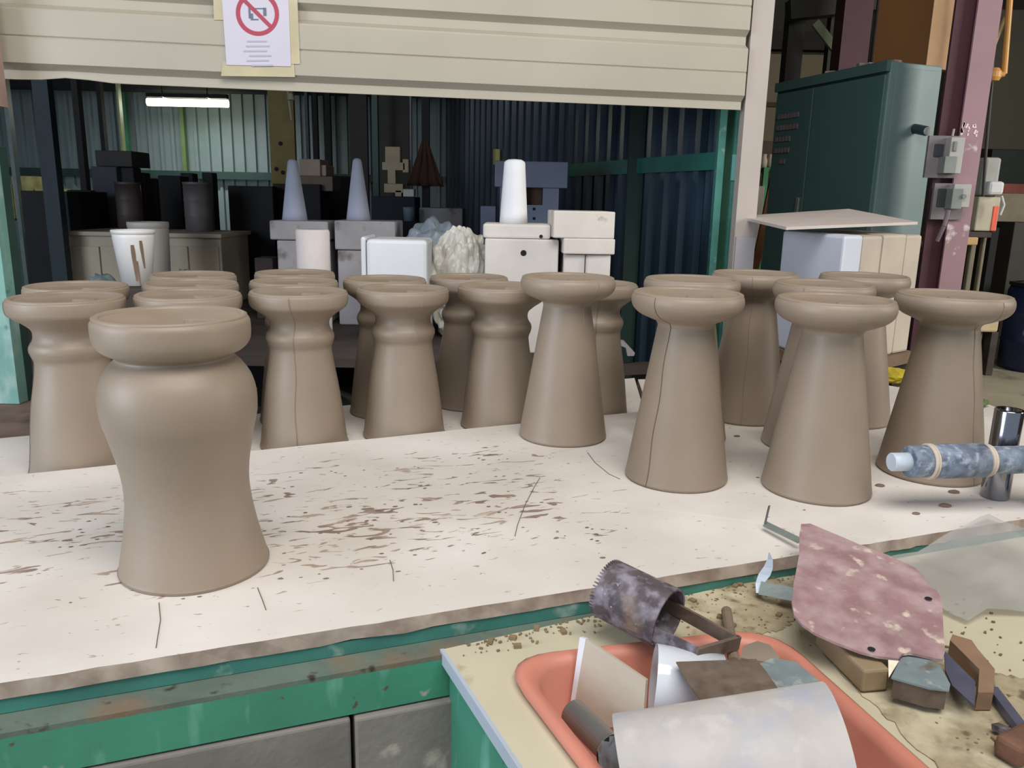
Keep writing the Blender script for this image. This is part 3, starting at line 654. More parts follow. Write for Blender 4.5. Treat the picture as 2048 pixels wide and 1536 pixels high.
# hanging brown cloth
pA = aty(850, 300, 6.6); b = bmesh.new(); g_ = 14; zt_, zb_ = aty(850, 285, 6.6).z, aty(850, 372, 6.6).z
rows = []
for j in range(9):
    f = j / 8; hw = .03 + .12 * f
    rows.append([b.verts.new((pA.x + hw * (2 * i / g_ - 1), 6.6 + .02 * math.sin(i * 1.6), zt_ + (zb_ - zt_) * f)) for i in range(g_ + 1)])
for p, q in zip(rows, rows[1:]):
    for i in range(g_): b.faces.new((p[i], p[i + 1], q[i + 1], q[i]))
o = obj('hanging_apron', b, M('dark_brown_cloth', (58, 36, 26), .9), smooth=True); o.modifiers.new('s', 'SOLIDIFY').thickness = .01
tag(o, 'dark reddish brown cloth hanging in the dark behind the stemmed mould', 'cloth')
o = obj('cloth_hook_post', bb(pA.x - .03, pA.x + .03, 6.63, 6.69, 0, 3.25), black); tag(o, 'black post behind the hanging brown cloth', 'post')
# dark uprights
def post(px0, px1, Y, mat, lab, z1=3.28, z0=0, nm='steel_upright', py=300):
    a = aty(px0, py, Y); b = aty(px1, py, Y); return tag(obj(nm, bb(a.x, b.x, Y, Y + .06, z0, z1), mat), lab, 'post')
post(77, 108, 4.7, M('navy_steel', (20, 38, 46), .65), 'broad dark navy upright at the left of the opening')
post(154, 166, 6.0, black, 'black upright just left of the blue-grey stack')
post(203, 211, 7.4, black, 'thin black upright above the charcoal box')
post(18, 26, 6.8, M('pale_pipe', (112, 128, 126), .4), 'pale thin pipe at the far left of the opening', nm='pale_pipe')
post(242, 246, 7.6, M('yellow_pipe', (160, 168, 112), .4), 'thin yellow-green pipe left of the fluorescent lamp', nm='yellow_pipe')
post(247, 258, 8.9, M('pale_green_post', (60, 120, 92), .5), 'pale green stanchion on the far wall', nm='wall_stanchion')
post(363, 371, 8.95, M('lime_post', (96, 122, 72), .5), 'lime green stanchion under the fluorescent lamp', nm='wall_stanchion')
o = post(540, 590, 8.0, M('yellow_pillar', (132, 120, 74), .8, var=.1), 'mustard yellow pillar with two dark spots on the far wall', nm='yellow_pillar')
for (x, y) in ((561, 287), (553, 338), (566, 345)): h_ = aty(x, y, 7.995); obj('dark_spot', rod(h_ - Vector((0, .004, 0)), h_ + Vector((0, .01, 0)), .02), black, o)
post(628, 636, 7.9, black, 'thin black upright right of the yellow pillar')
post(652, 662, 7.8, black, 'black upright left of the middle cone')
post(612, 618, 8.1, rail_m, 'thin dark green upright beside the yellow pillar')
post(700, 735, 7.2, M('brown_dark_board', (48, 42, 38), .8), 'dark brown tall board behind the middle cone', nm='tall_board')
post(745, 756, 7.0, rail_m, 'dark green upright right of the middle cone')
post(756, 822, 7.3, M('grey_dark_board', (54, 54, 50), .8), 'dark grey tall board behind the stemmed mould', nm='tall_board')
post(820, 823, 6.9, M('grey_pipe', (90, 94, 92), .4), 'thin grey pipe at the edge of the dark side wall', nm='grey_pipe')
cb = aty(575, 170, 7.0); ce = aty(583, 240, 7.0)
o = root('hanging_lamp_cord', ce, 'pale cord with a small fitting hanging right of the yellow pillar', 'cord')
obj('cord', tubeline([(cb.x, 7, 3.2), (cb.x, 7, 2.3), tuple(ce)], .008), M('pale_cord', (150, 150, 132), .6), o)
h_ = aty(582, 200, 7.0); obj('fitting', lathe([(0, .06), (.02, .05), (.035, 0), (0, 0)], c=(h_.x, 7, h_.z), seg=16), M('pale_cord', (150, 150, 132)), o)
# far left shelf with yellowish goods
t = root('goods_shelf', (-5.2, 7.2, 0), 'pale yellow shelf of packed goods at the far left of the opening', 'shelf')
ye = M('yellowed_goods', (176, 172, 112), .8, var=.25, scale=9)
a = aty(-60, 345, 7.2); b = aty(82, 345, 7.2); c = aty(170, 345, 7.2)
obj('shelf_board', bb(a.x, c.x, 7.2, 7.6, 1.18, 1.2), dark_wood, t); 
for x in (a.x, c.x - .05): obj('leg', bb(x, x + .05, 7.2, 7.25, 0, 1.18), dark_wood, t)
x = a.x; rnd = random.Random(4)
while x < c.x - .1:
    w_ = rnd.uniform(.09, .2); h = rnd.uniform(.22, .40) if x < b.x else .2
    obj('packet', bb(x, x + w_ - .01, 7.22, 7.5, 1.2, 1.2 + h), ye, t); x += w_
# fluorescent lamp
l0 = aty(295, 204, 8.3); l1 = aty(456, 206, 8.3)
t = root('fluorescent_lamp', ((l0.x + l1.x) / 2, 8.3, l0.z), 'lit white fluorescent tube lamp hanging under the dark booth ceiling', 'lamp')
tubeM = M('lit_tube', (255, 255, 240), .4, bump=0, emit=((255, 255, 222), 11))
obj('tube', rod((l0.x, 8.3, l0.z), (l1.x, 8.3, l0.z), .036, 20), tubeM, t)
obj('housing', bb(l0.x, l1.x, 8.27, 8.33, l0.z + .045, l0.z + .085), black, t)
for x in (l0.x + .15, l1.x - .2): obj('clip', bb(x, x + .02, 8.26, 8.34, l0.z + .034, l0.z + .05), M('clip_white', (240, 240, 220), .5), t); obj('hanger', rod((x, 8.3, l0.z + .08), (x, 8.3, 3.3), .005, 6), black, t)
bl = bpy.data.lights.new('lamp_glow', 'AREA'); bl.shape = 'RECTANGLE'; bl.size = .9; bl.size_y = .1; bl.energy = 12; bl.color = (.95, 1, .96)
blo = bpy.data.objects.new('lamp_glow', bl); C.objects.link(blo); blo.location = ((l0.x + l1.x) / 2, 8.3, l0.z - .05); blo.parent = None

# steel rail table right behind the boards (under the far wall), with odds and ends
t = root('rail_track', (.9, 3.6, 0), 'dark steel rail frame low behind the white boards, left of the white mould stack', 'rail')
for yy, z in ((3.42, .735), (3.60, .70)):
    obj('rail_beam', bar((.47, yy, z), (.98, yy + .18, z), .06, .04), dark_wood, t)
obj('leg', bb(.55, .6, 3.5, 3.55, 0, .70), dark_wood, t); obj('leg', bb(.9, .95, 3.62, 3.67, 0, .70), dark_wood, t)
o = obj('plaster_shard', prism([aty(1238, 682, 3.55), aty(1250, 684, 3.55), aty(1270, 706, 3.55), aty(1268, 712, 3.55), aty(1255, 712, 3.55), aty(1252, 696, 3.55), aty(1238, 690, 3.55)], (0, .05, 0)), plaster_grey)
tag(o, 'small bent grey shard on the dark rail', 'shard')

# ================================================================ left: teal upright and dusty ledge
lp = Vector((-1.685, 2.58, .75))
t = root('teal_upright', (lp.x, lp.y + .03, .75), 'light teal flaking steel upright at the left edge of the picture', 'post')
tl = M('light_teal_paint', (118, 164, 152), .55, var=.1, scale=8, spots=[((180, 200, 192), .55, .75, 12, (1, 1, .5)), ((70, 110, 100), .66, .75, 10, U)])
obj('upright_body', bb(lp.x - .035, lp.x + .042, lp.y, lp.y + .05, .752, 1.58), tl, t)
obj('side_flange', bb(lp.x + .034, lp.x + .044, lp.y + .051, lp.y + .09, .752, 1.58), rail_m, t)
led = prism([(-2.9, 1.62, .66), (-1.95, 2.00, .66), (-1.30, 2.33, .66), (-.95, 2.9, .66), (-2.9, 2.9, .66)], (0, 0, .09))
o = obj('dusty_ledge', led, M('brown_ledge', (124, 104, 92), .9, var=.25, scale=6, spots=[((62, 50, 44), .5, .7, 6, U)])); tag(o, 'brown dusty ledge under the teal upright', 'ledge')
t2 = bb(-2.8, -2.75, 2.7, 2.75, 0, .66); obj('ledge_leg', t2, dark_wood, o); obj('ledge_leg', bb(-1.1, -1.05, 2.8, 2.85, 0, .66), dark_wood, o)
tag(obj('shutter_guide', bb(aty(-40, 180, 3.15).x, aty(6, 180, 3.15).x, 3.12, 3.17, aty(0, 214, 3.15).z, 3.0), M('pink_grey_paint', (168, 140, 128), .6)), 'pinkish grey shutter guide at the top left edge', 'guide')

# ================================================================ right: white mould stack with board
st_top = 1.335
A_ = Vector((1.234, 3.753, .80)); B_ = Vector((1.311, 3.238, .80)); D_ = Vector((1.828, 3.651, .80)); E_ = D_ + (A_ - B_)
t = root('white_mould_stack', (A_ + D_) / 2, 'white plaster mould of four upright slabs under a flat board', 'mould')
sl = (D_ - B_); fr = [0, .22, .47, .78, 1.0]
stackp = M('stack_plaster', (196, 184, 168), .85, var=.06, scale=5, bump=.15, spots=[((150, 136, 116), .66, .76, 8, (1, 1, .4))])
faces = [plaster_clean, plaster, plaster, plaster]
for k in range(4):
    g0 = .004 if k else 0
    p = B_ + sl * fr[k] + sl.normalized() * g0; q = B_ + sl * fr[k + 1]; bk = (A_ - B_)
    rec = Vector((0, 0, 0)) + bk.normalized() * (.003 * (k % 2))
    obj('mould_slab', prism([p + rec, q + rec, q + bk, p + bk], (0, 0, st_top - .80 - .004 * (k % 2))), M('cool_lit_plaster', (214, 218, 230), .8, var=.03) if k == 0 else stackp, t, bevel=.012)  # first slab's bluish tint puts the cool daylight into its colour
for xx, y0, y1 in ((1713, 510, 530), (1755, 480, 528), (1800, 505, 530)): pass
L0 = aty(1475, 437, 4.0); N0 = aty(1572, 460, 3.22); R0 = aty(1835, 449, 3.70); K0 = aty(1697, 422, 4.45)
tag(obj('cover_board', prism([L0, N0, R0, K0], (0, 0, .012)), M('board_white', (210, 198, 190), .75, var=.03)), 'thin white board lying across the top of the white mould stack', 'board')
t = root('low_trolley', (1.5, 3.6, 0), 'low brown wooden trolley under the white mould stack', 'trolley')
obj('deck', prism([A_ + Vector((-.02, .02, -.05)), B_ + Vector((0, -.03, -.05)), D_ + Vector((.03, 0, -.05)), E_ + Vector((0, .03, -.05))], (0, 0, .049)), M('trolley_wood', (128, 104, 84), .8, var=.15), t)
for p in (A_, B_, D_, E_):
    q = p.lerp((A_ + D_) / 2, .12); obj('leg', bb(q.x - .03, q.x + .03, q.y - .03, q.y + .03, 0, .75), dark_wood, t)
# yellow cloth beside the trolley
yb_ = M('yellow_cloth', (190, 170, 40), .8, var=.2, scale=14)
p = atz(1786, 765, .767); tag(obj('yellow_cloth', crumple(p.x, p.y, .767, .06, .04, .06, 3, 3, .3), yb_), 'crumpled yellow cloth at the back edge between two tapered vessels', 'cloth')
p = atz(1955, 850, .767); tag(obj('green_rag', crumple(1.56, 2.62, T + .001, .045, .03, .03, 8, 3, .3), M('green_rag', (92, 108, 70), .9, var=.3, scale=30)), 'small mottled green rag behind the shiny steel cylinder', 'rag')

# ================================================================ right: cabinet, column, hall
cab_m = M('cabinet_green', (74, 104, 100), .55, var=.06, scale=2, bump=.05); cab_lit = M('cabinet_lit_side', (108, 130, 130), .5, var=.06, scale=3, bump=.05)  # paler side colour carries the light falling on it; doors are darker
K = aty(1783, 122, 4.9); KL = aty(1560, 150, 5.9); KR = aty(1887, 122, 5.05)
ct = K.z; fK = Vector((K.x, K.y, 0)); fL = Vector((KL.x, KL.y, 0)); fR = Vector((KR.x, KR.y, 0)); fB = fL + fR - fK
t = root('steel_cabinet', (fL + fR) / 2, 'tall teal two-door steel cabinet standing against the maroon column', 'cabinet')
obj('carcass', prism([fL, fK, fR, fB], (0, 0, ct)), cab_lit, t, bevel=.006)
fd = (fK - fL).normalized(); fn = Vector((fd.y, -fd.x, 0))
def onface(s, z, off=0): return fL.lerp(fK, s) + fn * off + Vector((0, 0, z))
for s0, s1 in ((.012, .382), (.388, .985)):
    d_ = obj('door', prism([onface(s0, .06, .001), onface(s1, .06, .001), onface(s1, ct - .07, .001), onface(s0, ct - .07, .001)], fn * .018), cab_m, t, bevel=.004)
    if s0 < .1:
        obj('handle', prism([onface(.33, 1.50, .02), onface(.355, 1.50, .02), onface(.35, 1.36, .02), onface(.325, 1.36, .02)], fn * .012), M('handle_metal', (170, 176, 160), .4, metal=.6), d_)
        for r_ in range(5):
            zz = ct - .24 - r_ * .075
            lst = 7 if r_ < 2 else 5 if r_ < 4 else 2
            for c_ in range(lst):
                s_ = .04 + c_ * .033 + (.066 if r_ == 4 else 0)
                obj('vent_louvre', prism([onface(s_, zz, .019), onface(s_ + .024, zz, .019), onface(s_ + .024, zz + .032, .019), onface(s_, zz + .032, .019)], fn * .006), M('louvre', (118, 108, 106), .6), d_)
obj('top_rim', prism([onface(-.005, ct - .055, -.001), onface(1.0, ct - .055, -.001), onface(1.0, ct + .004, -.001), onface(-.005, ct + .004, -.001)], fn * .03), cab_m, t)
rdv = (fR - fK).normalized(); rn = Vector((rdv.y, -rdv.x, 0))
def onside(s, z, off=0): return fK.lerp(fR, s) + rn * off + Vector((0, 0, z))
obj('side_panel', prism([onside(.1, .04), onside(.98, .04), onside(.98, ct - .03), onside(.1, ct - .03)], rn * .006), cab_lit, t, bevel=.002)
h = onside(.58, ct - .36, .006); obj('side_knob', rod(h, h + rn * .09 + Vector((.0, 0, -.02)), .028, 16), M('knob_dark', (40, 60, 62), .4), t)
h2 = h + rn * .09 + Vector((0, 0, -.02)); obj('knob_cap', rod(h2, h2 + rn * .015, .024, 16), M('knob_pale', (190, 196, 196), .4), t)
rb = bmesh.new(); rnd = random.Random(5)
for i in range(26):
    q = fL.lerp(fK, rnd.uniform(.3, .98)).lerp(fR, rnd.uniform(0, .35)); s = rnd.uniform(.012, .03)
    box((q.x, q.y + .03, ct + s * .4), (s * 2, s * 1.4, s * .8), rz=rnd.uniform(0, 3), bm=rb)
tag(obj('rubble', rb, M('rubble', (150, 136, 128), .9, var=.25, scale=20)), 'pale rubble and dust lying on top of the teal cabinet', 'debris', kind='stuff')
# cardboard box on the cabinet
b0 = aty(1762, 118, 5.3); b1 = aty(1862, 118, 5.12); b2 = aty(1900, 118, 5.32)
card = M('cardboard', (128, 86, 46), .85, var=.06, scale=3); card2 = M('cardboard_pale', (188, 152, 116), .85, var=.05)
t = root('cardboard_box', (b1.x, b1.y + .2, ct + .01), 'brown cardboard box standing on top of the teal cabinet', 'box')
c0 = Vector((b0.x, 5.42, ct + .012)); c1 = Vector((b1.x - .01, 5.16, ct + .012)); c2 = Vector((b2.x, 5.28, ct + .012)); c3 = c0 + c2 - c1
obj('carton', prism([c0, c1, c2, c3], (0, 0, .62)), card, t)
cn = (c2 - c1).normalized(); cnn = Vector((cn.y, -cn.x, 0))
obj('pale_side_face', prism([c1 + cnn * .002, c2 + cnn * .002, c2 + cnn * .002 + Vector((0, 0, .61)), c1 + cnn * .002 + Vector((0, 0, .61))], cnn * .004), card2, t)  # paler cardboard sheet covering the carton's right side
# maroon H column
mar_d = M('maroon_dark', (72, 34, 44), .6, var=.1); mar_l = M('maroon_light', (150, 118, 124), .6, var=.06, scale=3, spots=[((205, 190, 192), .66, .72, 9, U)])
cA = aty(1930, 200, 4.6); cB = aty(1977, 200, 4.6); 
t = root('steel_column', ((cA.x + cB.x) / 2, 4.7, 0), 'maroon painted steel H-column with switch boxes, right of the teal cabinet', 'column')
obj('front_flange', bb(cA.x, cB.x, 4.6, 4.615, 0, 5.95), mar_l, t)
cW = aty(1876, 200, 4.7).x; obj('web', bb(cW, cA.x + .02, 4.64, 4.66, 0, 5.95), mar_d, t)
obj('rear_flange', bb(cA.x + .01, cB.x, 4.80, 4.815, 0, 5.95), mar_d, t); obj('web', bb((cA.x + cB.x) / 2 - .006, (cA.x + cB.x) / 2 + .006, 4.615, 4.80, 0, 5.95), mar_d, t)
wm = M('flaked_white', (225, 205, 200), .7, var=.05, bump=0)
fk = bmesh.new(); rnd = random.Random(9)
for i in range(16):
    q = aty(rnd.choice((1926, 1931, 1936, 1948, 1953)) + rnd.uniform(-3, 3), rnd.uniform(246, 272), 4.598); s = rnd.uniform(.006, .012)
    box((q.x, 4.599, q.z), (s, .002, s * 2.2), ry=rnd.uniform(-.4, .4), bm=fk)
obj('flaked_paint', fk, wm, t)['kind'] = 'stuff'
# switch boxes on the column
def swbox(x0, x1, y0, y1, Y, lab, fm, extra):
    a = aty(x0, y0, Y); b = aty(x1, y1, Y)
    t = root('switch_box', ((a.x + b.x) / 2, Y + .05, b.z), lab, 'switch box')
    obj('backplate', bb(a.x, b.x, Y + .03, Y + .05, b.z, a.z), M('switch_grey', (118, 112, 112), .5), t)
    for nm, u0, u1, v0, v1, dep, mt in extra:
        obj(nm, bb(a.x + (b.x - a.x) * u0, a.x + (b.x - a.x) * u1, Y + .03 - dep, Y + .03, b.z + (a.z - b.z) * v0, b.z + (a.z - b.z) * v1), mt, t, bevel=.003)
    return t
sw_l = M('switch_light', (168, 166, 158), .5, var=.04); sw_g = M('switch_mid', (126, 130, 124), .5); sw_k = M('switch_dark', (50, 52, 56), .5)
t = swbox(1865, 1914, 270, 356, 4.549, 'grey upper switch box on the maroon column', None, [('cover', .55, 1, .1, .95, .06, sw_l), ('cover', .4, .8, .1, .5, .07, sw_g), ('dark_window', .2, .5, .5, .8, .01, sw_k), ('lever', .62, .74, .62, .85, .07, sw_g)])
obj('cable', tubeline([aty(1905, 272, 4.58), aty(1908, 258, 4.58)], .006), sw_l, t)
t = swbox(1876, 1928, 366, 440, 4.549, 'grey lower switch box with a round knob on the maroon column', None, [('cover', .45, 1, .35, .98, .06, sw_l), ('cover', .38, .72, .3, .85, .075, sw_g), ('dark_window', .12, .38, .35, .85, .01, sw_k)])
h = aty(1922, 393, 4.53); obj('knob', rod(h, h - Vector((0, .035, 0)), .012, 12), sw_g, t)
obj('cable', tubeline([aty(1897, 420, 4.48), aty(1888, 452, 4.48), aty(1874, 482, 4.5)], .012), M('cable_mauve', (120, 106, 112), .6), t)
# shelf bracket left of the column
a = aty(1832, 484, 4.6); b = aty(1886, 484, 4.6)
t = root('grey_bin', ((a.x + b.x) / 2, 4.8, 0), 'dark mauve bin with a pale grey rim beside the maroon column', 'bin')
r = (b.x - a.x) / 2; zt = a.z
obj('bin_body', lathe([(0, 0), (r * .85, 0), (r * .97, zt - .03), (r * .9, zt - .03), (0, .05)], seg=32), M('bin_mauve', (78, 66, 72), .7, var=.12, stretch=(1, 1, .2)), t, smooth=True, world=False)
obj('bin_rim', lathe([(r * .95, zt - .04), (r * 1.02, zt - .04), (r * 1.04, zt), (r * .95, zt)], seg=32), M('bin_rim', (140, 132, 132), .6), t, smooth=True, world=False)

# hall beyond, on the right
# machine on a yellow stand
t = root('grinding_machine', (2.95, 5.4, 0), 'cream machine with an orange stripe on a yellow stand, right of the column', 'machine')
def mp_(nm, x0, x1, y0, y1, Y, dep, mt, bev=.008): return pxpart(nm, x0, x1, y0, y1, Y, dep, mt, t, bev)
cmn = M('machine_cream', (176, 168, 146), .6, var=.1, scale=8); wht = M('machine_white', (200, 200, 202), .5, var=.05)
mp_('column_head', 1972, 2006, 314, 392, 5.4, .16, M('machine_grey', (150, 150, 142), .6, var=.1), .02)
mp_('motor_cover', 1980, 2012, 362, 390, 5.33, .1, wht, .02)
mp_('body', 1958, 2003, 393, 462, 5.38, .25, cmn); mp_('side_panel', 1942, 1958, 400, 464, 5.42, .22, M('machine_olive', (128, 120, 78), .6))
mp_('orange_stripe', 1988, 1999, 412, 462, 5.375, .01, M('orange_stripe', (226, 92, 60), .5))
mp_('table', 1926, 1958, 474, 490, 5.36, .3, M('ochre_table', (196, 158, 104), .6)); mp_('tray', 1930, 1985, 463, 475, 5.38, .3, dark_wood)
for x0, x1 in ((1945, 1956), (1968, 1975)): mp_('leg', x0, x1, 474, 900, 5.45, .04, M('leg_olive', (112, 104, 84), .6))
# hose / rod beside
tag(obj('grey_pipe', tubeline([aty(2003, 392, 5.3), aty(2008, 410, 5.3), aty(2000, 430, 5.3)], .008), wht), 'thin white hose on the cream machine', 'hose')
# far things
def far(nm, x0, x1, yt, Y, dep, mt, lab, cat, yb=None, zb=0): return pxbox(nm, x0, x1, yt, Y, dep, mt, lab, cat, zb=zb, yb=yb)
far('wall_panel', 1983, 2160, 20, 10.5, .1, M('olive_grey_panel', (92, 88, 74), .8, var=.08, scale=1), 'olive grey hall panel at the upper right', 'panel', yb=300)
far('dark_shutter_panel', 1985, 2160, 300, 10.4, .1, M('dark_green_panel', (44, 52, 46), .7), 'dark green panel below the olive hall panel', 'panel', yb=370)
far('red_crate', 2008, 2110, 368, 9.2, .6, M('dull_red', (140, 70, 56), .7, var=.15), 'dull red crate on the far storage bench', 'crate', yb=388)
far('storage_bench', 1990, 2160, 388, 9.2, .8, M('bench_cream', (150, 140, 118), .8, var=.15, scale=4), 'cream storage bench in the far right hall', 'bench')
far('machine_block', 1985, 2000, 455, 7.6, .4, black, 'dark machine block behind the stand legs', 'machine', zb=0)
far('grey_locker', 2003, 2030, 462, 8.4, .3, M('locker_grey', (118, 116, 104), .7), 'grey locker in the far right hall', 'locker')
far('dark_locker', 2030, 2090, 445, 7.9, .4, M('locker_dark', (58, 56, 46), .7), 'dark olive locker at the right picture edge', 'locker')
# beige trough left of barrel
t = root('cream_trough', atz(1975, 700, 0), 'cream trough raised on dark legs between the right vessel and the blue barrel', 'trough')
Yt = 6.9
pxpart('trough_body', 1945, 2003, 622, 664, Yt, .5, M('trough_cream', (196, 176, 142), .7), t, .02)
pxpart('leg', 1950, 1966, 664, 775, Yt + .1, .1, M('grey_leg', (104, 102, 92), .7), t); pxpart('leg', 1984, 1998, 664, 775, Yt + .1, .1, dark_wood, t)
# blue barrel
p = atz(2062, 738, 0); r = 62 / F_PX * p.y
t = root('blue_barrel', p, 'dark blue plastic barrel standing on the floor at the right edge', 'barrel'); zt = aty(2050, 572, p.y).z
bm_ = M('navy_plastic', (30, 42, 76), .4, var=.1, spots=[((120, 130, 150), .68, .74, 10, (1, 1, .3))])
obj('barrel_body', lathe([(0, 0), (r * .92, 0), (r, .04), (r, zt * .33), (r * 1.03, zt * .35), (r, zt * .37), (r, zt * .66), (r * 1.03, zt * .68), (r, zt * .7), (r, zt - .05), (r * .93, zt), (r * .85, zt), (r * .85, zt - .1), (0, zt - .1)], seg=40), bm_, t, smooth=True, world=False)
obj('barrel_rim', lathe([(r * .8, zt + .0), (r * .98, zt + .0), (r * 1.0, zt + .025), (r * .82, zt + .03)], seg=40), M('rim_black', (34, 32, 34), .35), t, smooth=True, world=False)
# left-of-cabinet background: shelf and plank
t = root('green_rack', aty(1530, 380, 6.6) * 1.0, 'green shelf rack stacked with pale pots between the white post and the cabinet', 'rack')
t.location.z = 0
gr = M('rack_green', (46, 120, 74), .6); 
a = aty(1478, 335, 6.9); b = aty(1556, 335, 6.9)
for zz in (335, 530):
    z_ = aty(1515, zz, 6.9).z
    obj('shelf_board', bb(a.x, b.x, 6.9, 7.3, z_ - .03, z_), gr, t)
for xx in (1526, 1549): q = aty(xx, 400, 6.88); obj('rack_post', bb(q.x - .02, q.x + .02, 6.86, 6.9, 0, aty(xx, 335, 6.88).z), gr, t)
rnd = random.Random(21); px_ = [(1518, 335, 'low pale jar on the green rack, nearest the white post'), (1530, 335, 'middle pale jar on the green rack'), (1543, 335, 'right pale jar on the green rack beside the cabinet')]
for k, (x, y, lab) in enumerate(px_):
    q = aty(x, y, 7.0); r = .028; h = .11
    tag(obj('pale_jar', lathe([(0, 0), (r, 0), (r * 1.1, h * .5), (r * .7, h * .8), (r * .8, h), (0, h)], c=(q.x, 7.05, q.z + .001), seg=20), M('jar_pale', (176, 164, 148), .7), smooth=True), lab, 'jar', 'pale jars on the green rack')
far('dark_carton', 1522, 1556, 282, 7.35, .3, M('dark_carton', (78, 60, 48), .8), 'dark brown carton behind the pale jars', 'carton', yb=318, zb=0)
far('carton_stack', 1516, 1558, 318, 7.36, .3, dark_wood, 'dark stack under the brown carton behind the green rack', 'stack')
far('pale_sack', 1505, 1530, 372, 6.6, .25, M('sack_pale', (150, 142, 132), .85, var=.12), 'pale sack leaning behind the white post', 'sack')
pa = aty(1553, 330, 6.3); pb_ = aty(1513, 520, 6.3); pb_ = pa + (pb_ - pa) * (pa.z / (pa.z - pb_.z))
tag(obj('wooden_plank', bar(pb_, pa, .055, .03, up=(0, 1, 0)), M('plank_brown', (124, 78, 46), .8, var=.1)), 'reddish brown plank leaning in the gap beside the cabinet', 'plank')
far('hall_partition', 1460, 1680, 108, 11.0, .1, M('partition_beige', (120, 108, 86), .8, var=.06, scale=.8), 'beige partition behind the white post and cabinet', 'partition')
far('partition_band', 1460, 1680, 205, 10.96, .05, M('band_brown', (72, 58, 44), .8), 'dark brown band across the beige partition', 'band', yb=214)
# overhead steel at the top right
t = root('roof_steelwork', aty(1600, 60, 7.5), 'dark overhead steel beam with a stanchion above the cabinet', 'steelwork')
ds = M('dark_steel', (40, 37, 34), .7, var=.15)
a = aty(1576, 22, 7.5); b = aty(1700, 5, 7.5); obj('beam', bar((a.x, 7.5, a.z), (b.x + .5, 7.5, b.z + .05), .15, .16), ds, t)
q = aty(1590, 60, 7.6); obj('stanchion', bb(q.x - .07, q.x + .07, 7.55, 7.7, 0, a.z + .1), ds, t)
q = aty(1668, 60, 7.6); obj('stanchion', bb(q.x - .05, q.x + .05, 7.55, 7.65, 0, a.z + .1), ds, t)
obj('brace', bar(aty(1630, 45, 7.4), aty(1676, 105, 7.4), .07, .04, up=(0, 1, 0)), M('pale_green_brace', (128, 138, 112), .7), t)
a = aty(1685, 60, 7.0); b = aty(1742, 60, 7.0)
tag(obj('maroon_girder', bb(a.x, b.x, 7.0, 7.2, 0, 5.9), mar_d), 'dark maroon girder behind the cabinet', 'column')
for x in (1752, 1764): 
    q = aty(x, 60, 6.6); tag(obj('vertical_pipe', rod((q.x, 6.6, 0), (q.x, 6.6, 5.9), .018, 10), M('pipe_dark', (56, 50, 52), .5)), 'dark pipe left of the cardboard box, ' + ('left one' if x < 1760 else 'right one'), 'pipe')
q0 = aty(1500, 75, 12.4); q1 = aty(1700, 75, 12.4); tag(obj('roof_girder', bb(q0.x, q1.x, 12.4, 12.6, q0.z - .15, q0.z + .1), ds), 'dark roof girder far behind the white post', 'girder')
# yellow gas pipe at the far right top
t = root('yellow_pipe_bracket', aty(1990, 150, 5.0), 'ochre pipe frame hanging right of the maroon column', 'pipe')
oc = M('ochre_pipe', (196, 142, 72), .5, var=.1)
obj('pipe', tubeline([aty(2024, -60, 5.0), aty(2008, 148, 5.0), aty(1976, 152, 5.0)], .017, 12), oc, t)
obj('brace', tubeline([aty(2018, 20, 5.02), aty(1980, 108, 5.02)], .013, 10), M('brace_olive', (168, 150, 104), .5), t)
obj('valve', lathe([(0, 0), (.035, 0), (.045, .02), (.045, .05), (.03, .07), (0, .07)], c=tuple(aty(1984, 162, 4.98)), seg=18), oc, t)
q = aty(1980, 250, 5.1); tag(obj('black_cable', tubeline([aty(1990, -40, 5.1), aty(1984, 160, 5.1), aty(1972, 300, 5.1), aty(1966, 392, 5.1)], .009), M('cable_olive', (54, 50, 40), .6)), 'dark cable hanging down to the cream machine', 'cable')

# ================================================================ front right: cream bench, tub and tools
TB = .755
K1 = atz(888, 1298, TB); K2 = atz(1600, 1140, TB); be = (K2 - K1).normalized(); bn = Vector((be.y, -be.x, 0))   # bn towards the viewer
def Q(u, v, z=TB): return Vector((K1.x, K1.y, 0)) + be * u + bn * v + Vector((0, 0, z))
cream = M('cream_board', (214, 204, 176), .7, var=.05, scale=5, bump=.2, spots=[((150, 136, 108), .56, .70, 7, U), ((110, 92, 70), .66, .74, 16, U)])
clean_cream = M('cream_board_clean', (200, 192, 166), .65, var=.04, scale=4, bump=.1, spots=[((170, 158, 130), .66, .74, 11, U)])
t = root('cream_bench', Q(.6, .4, 0), 'cream-topped bench with green sides in the right foreground', 'bench')
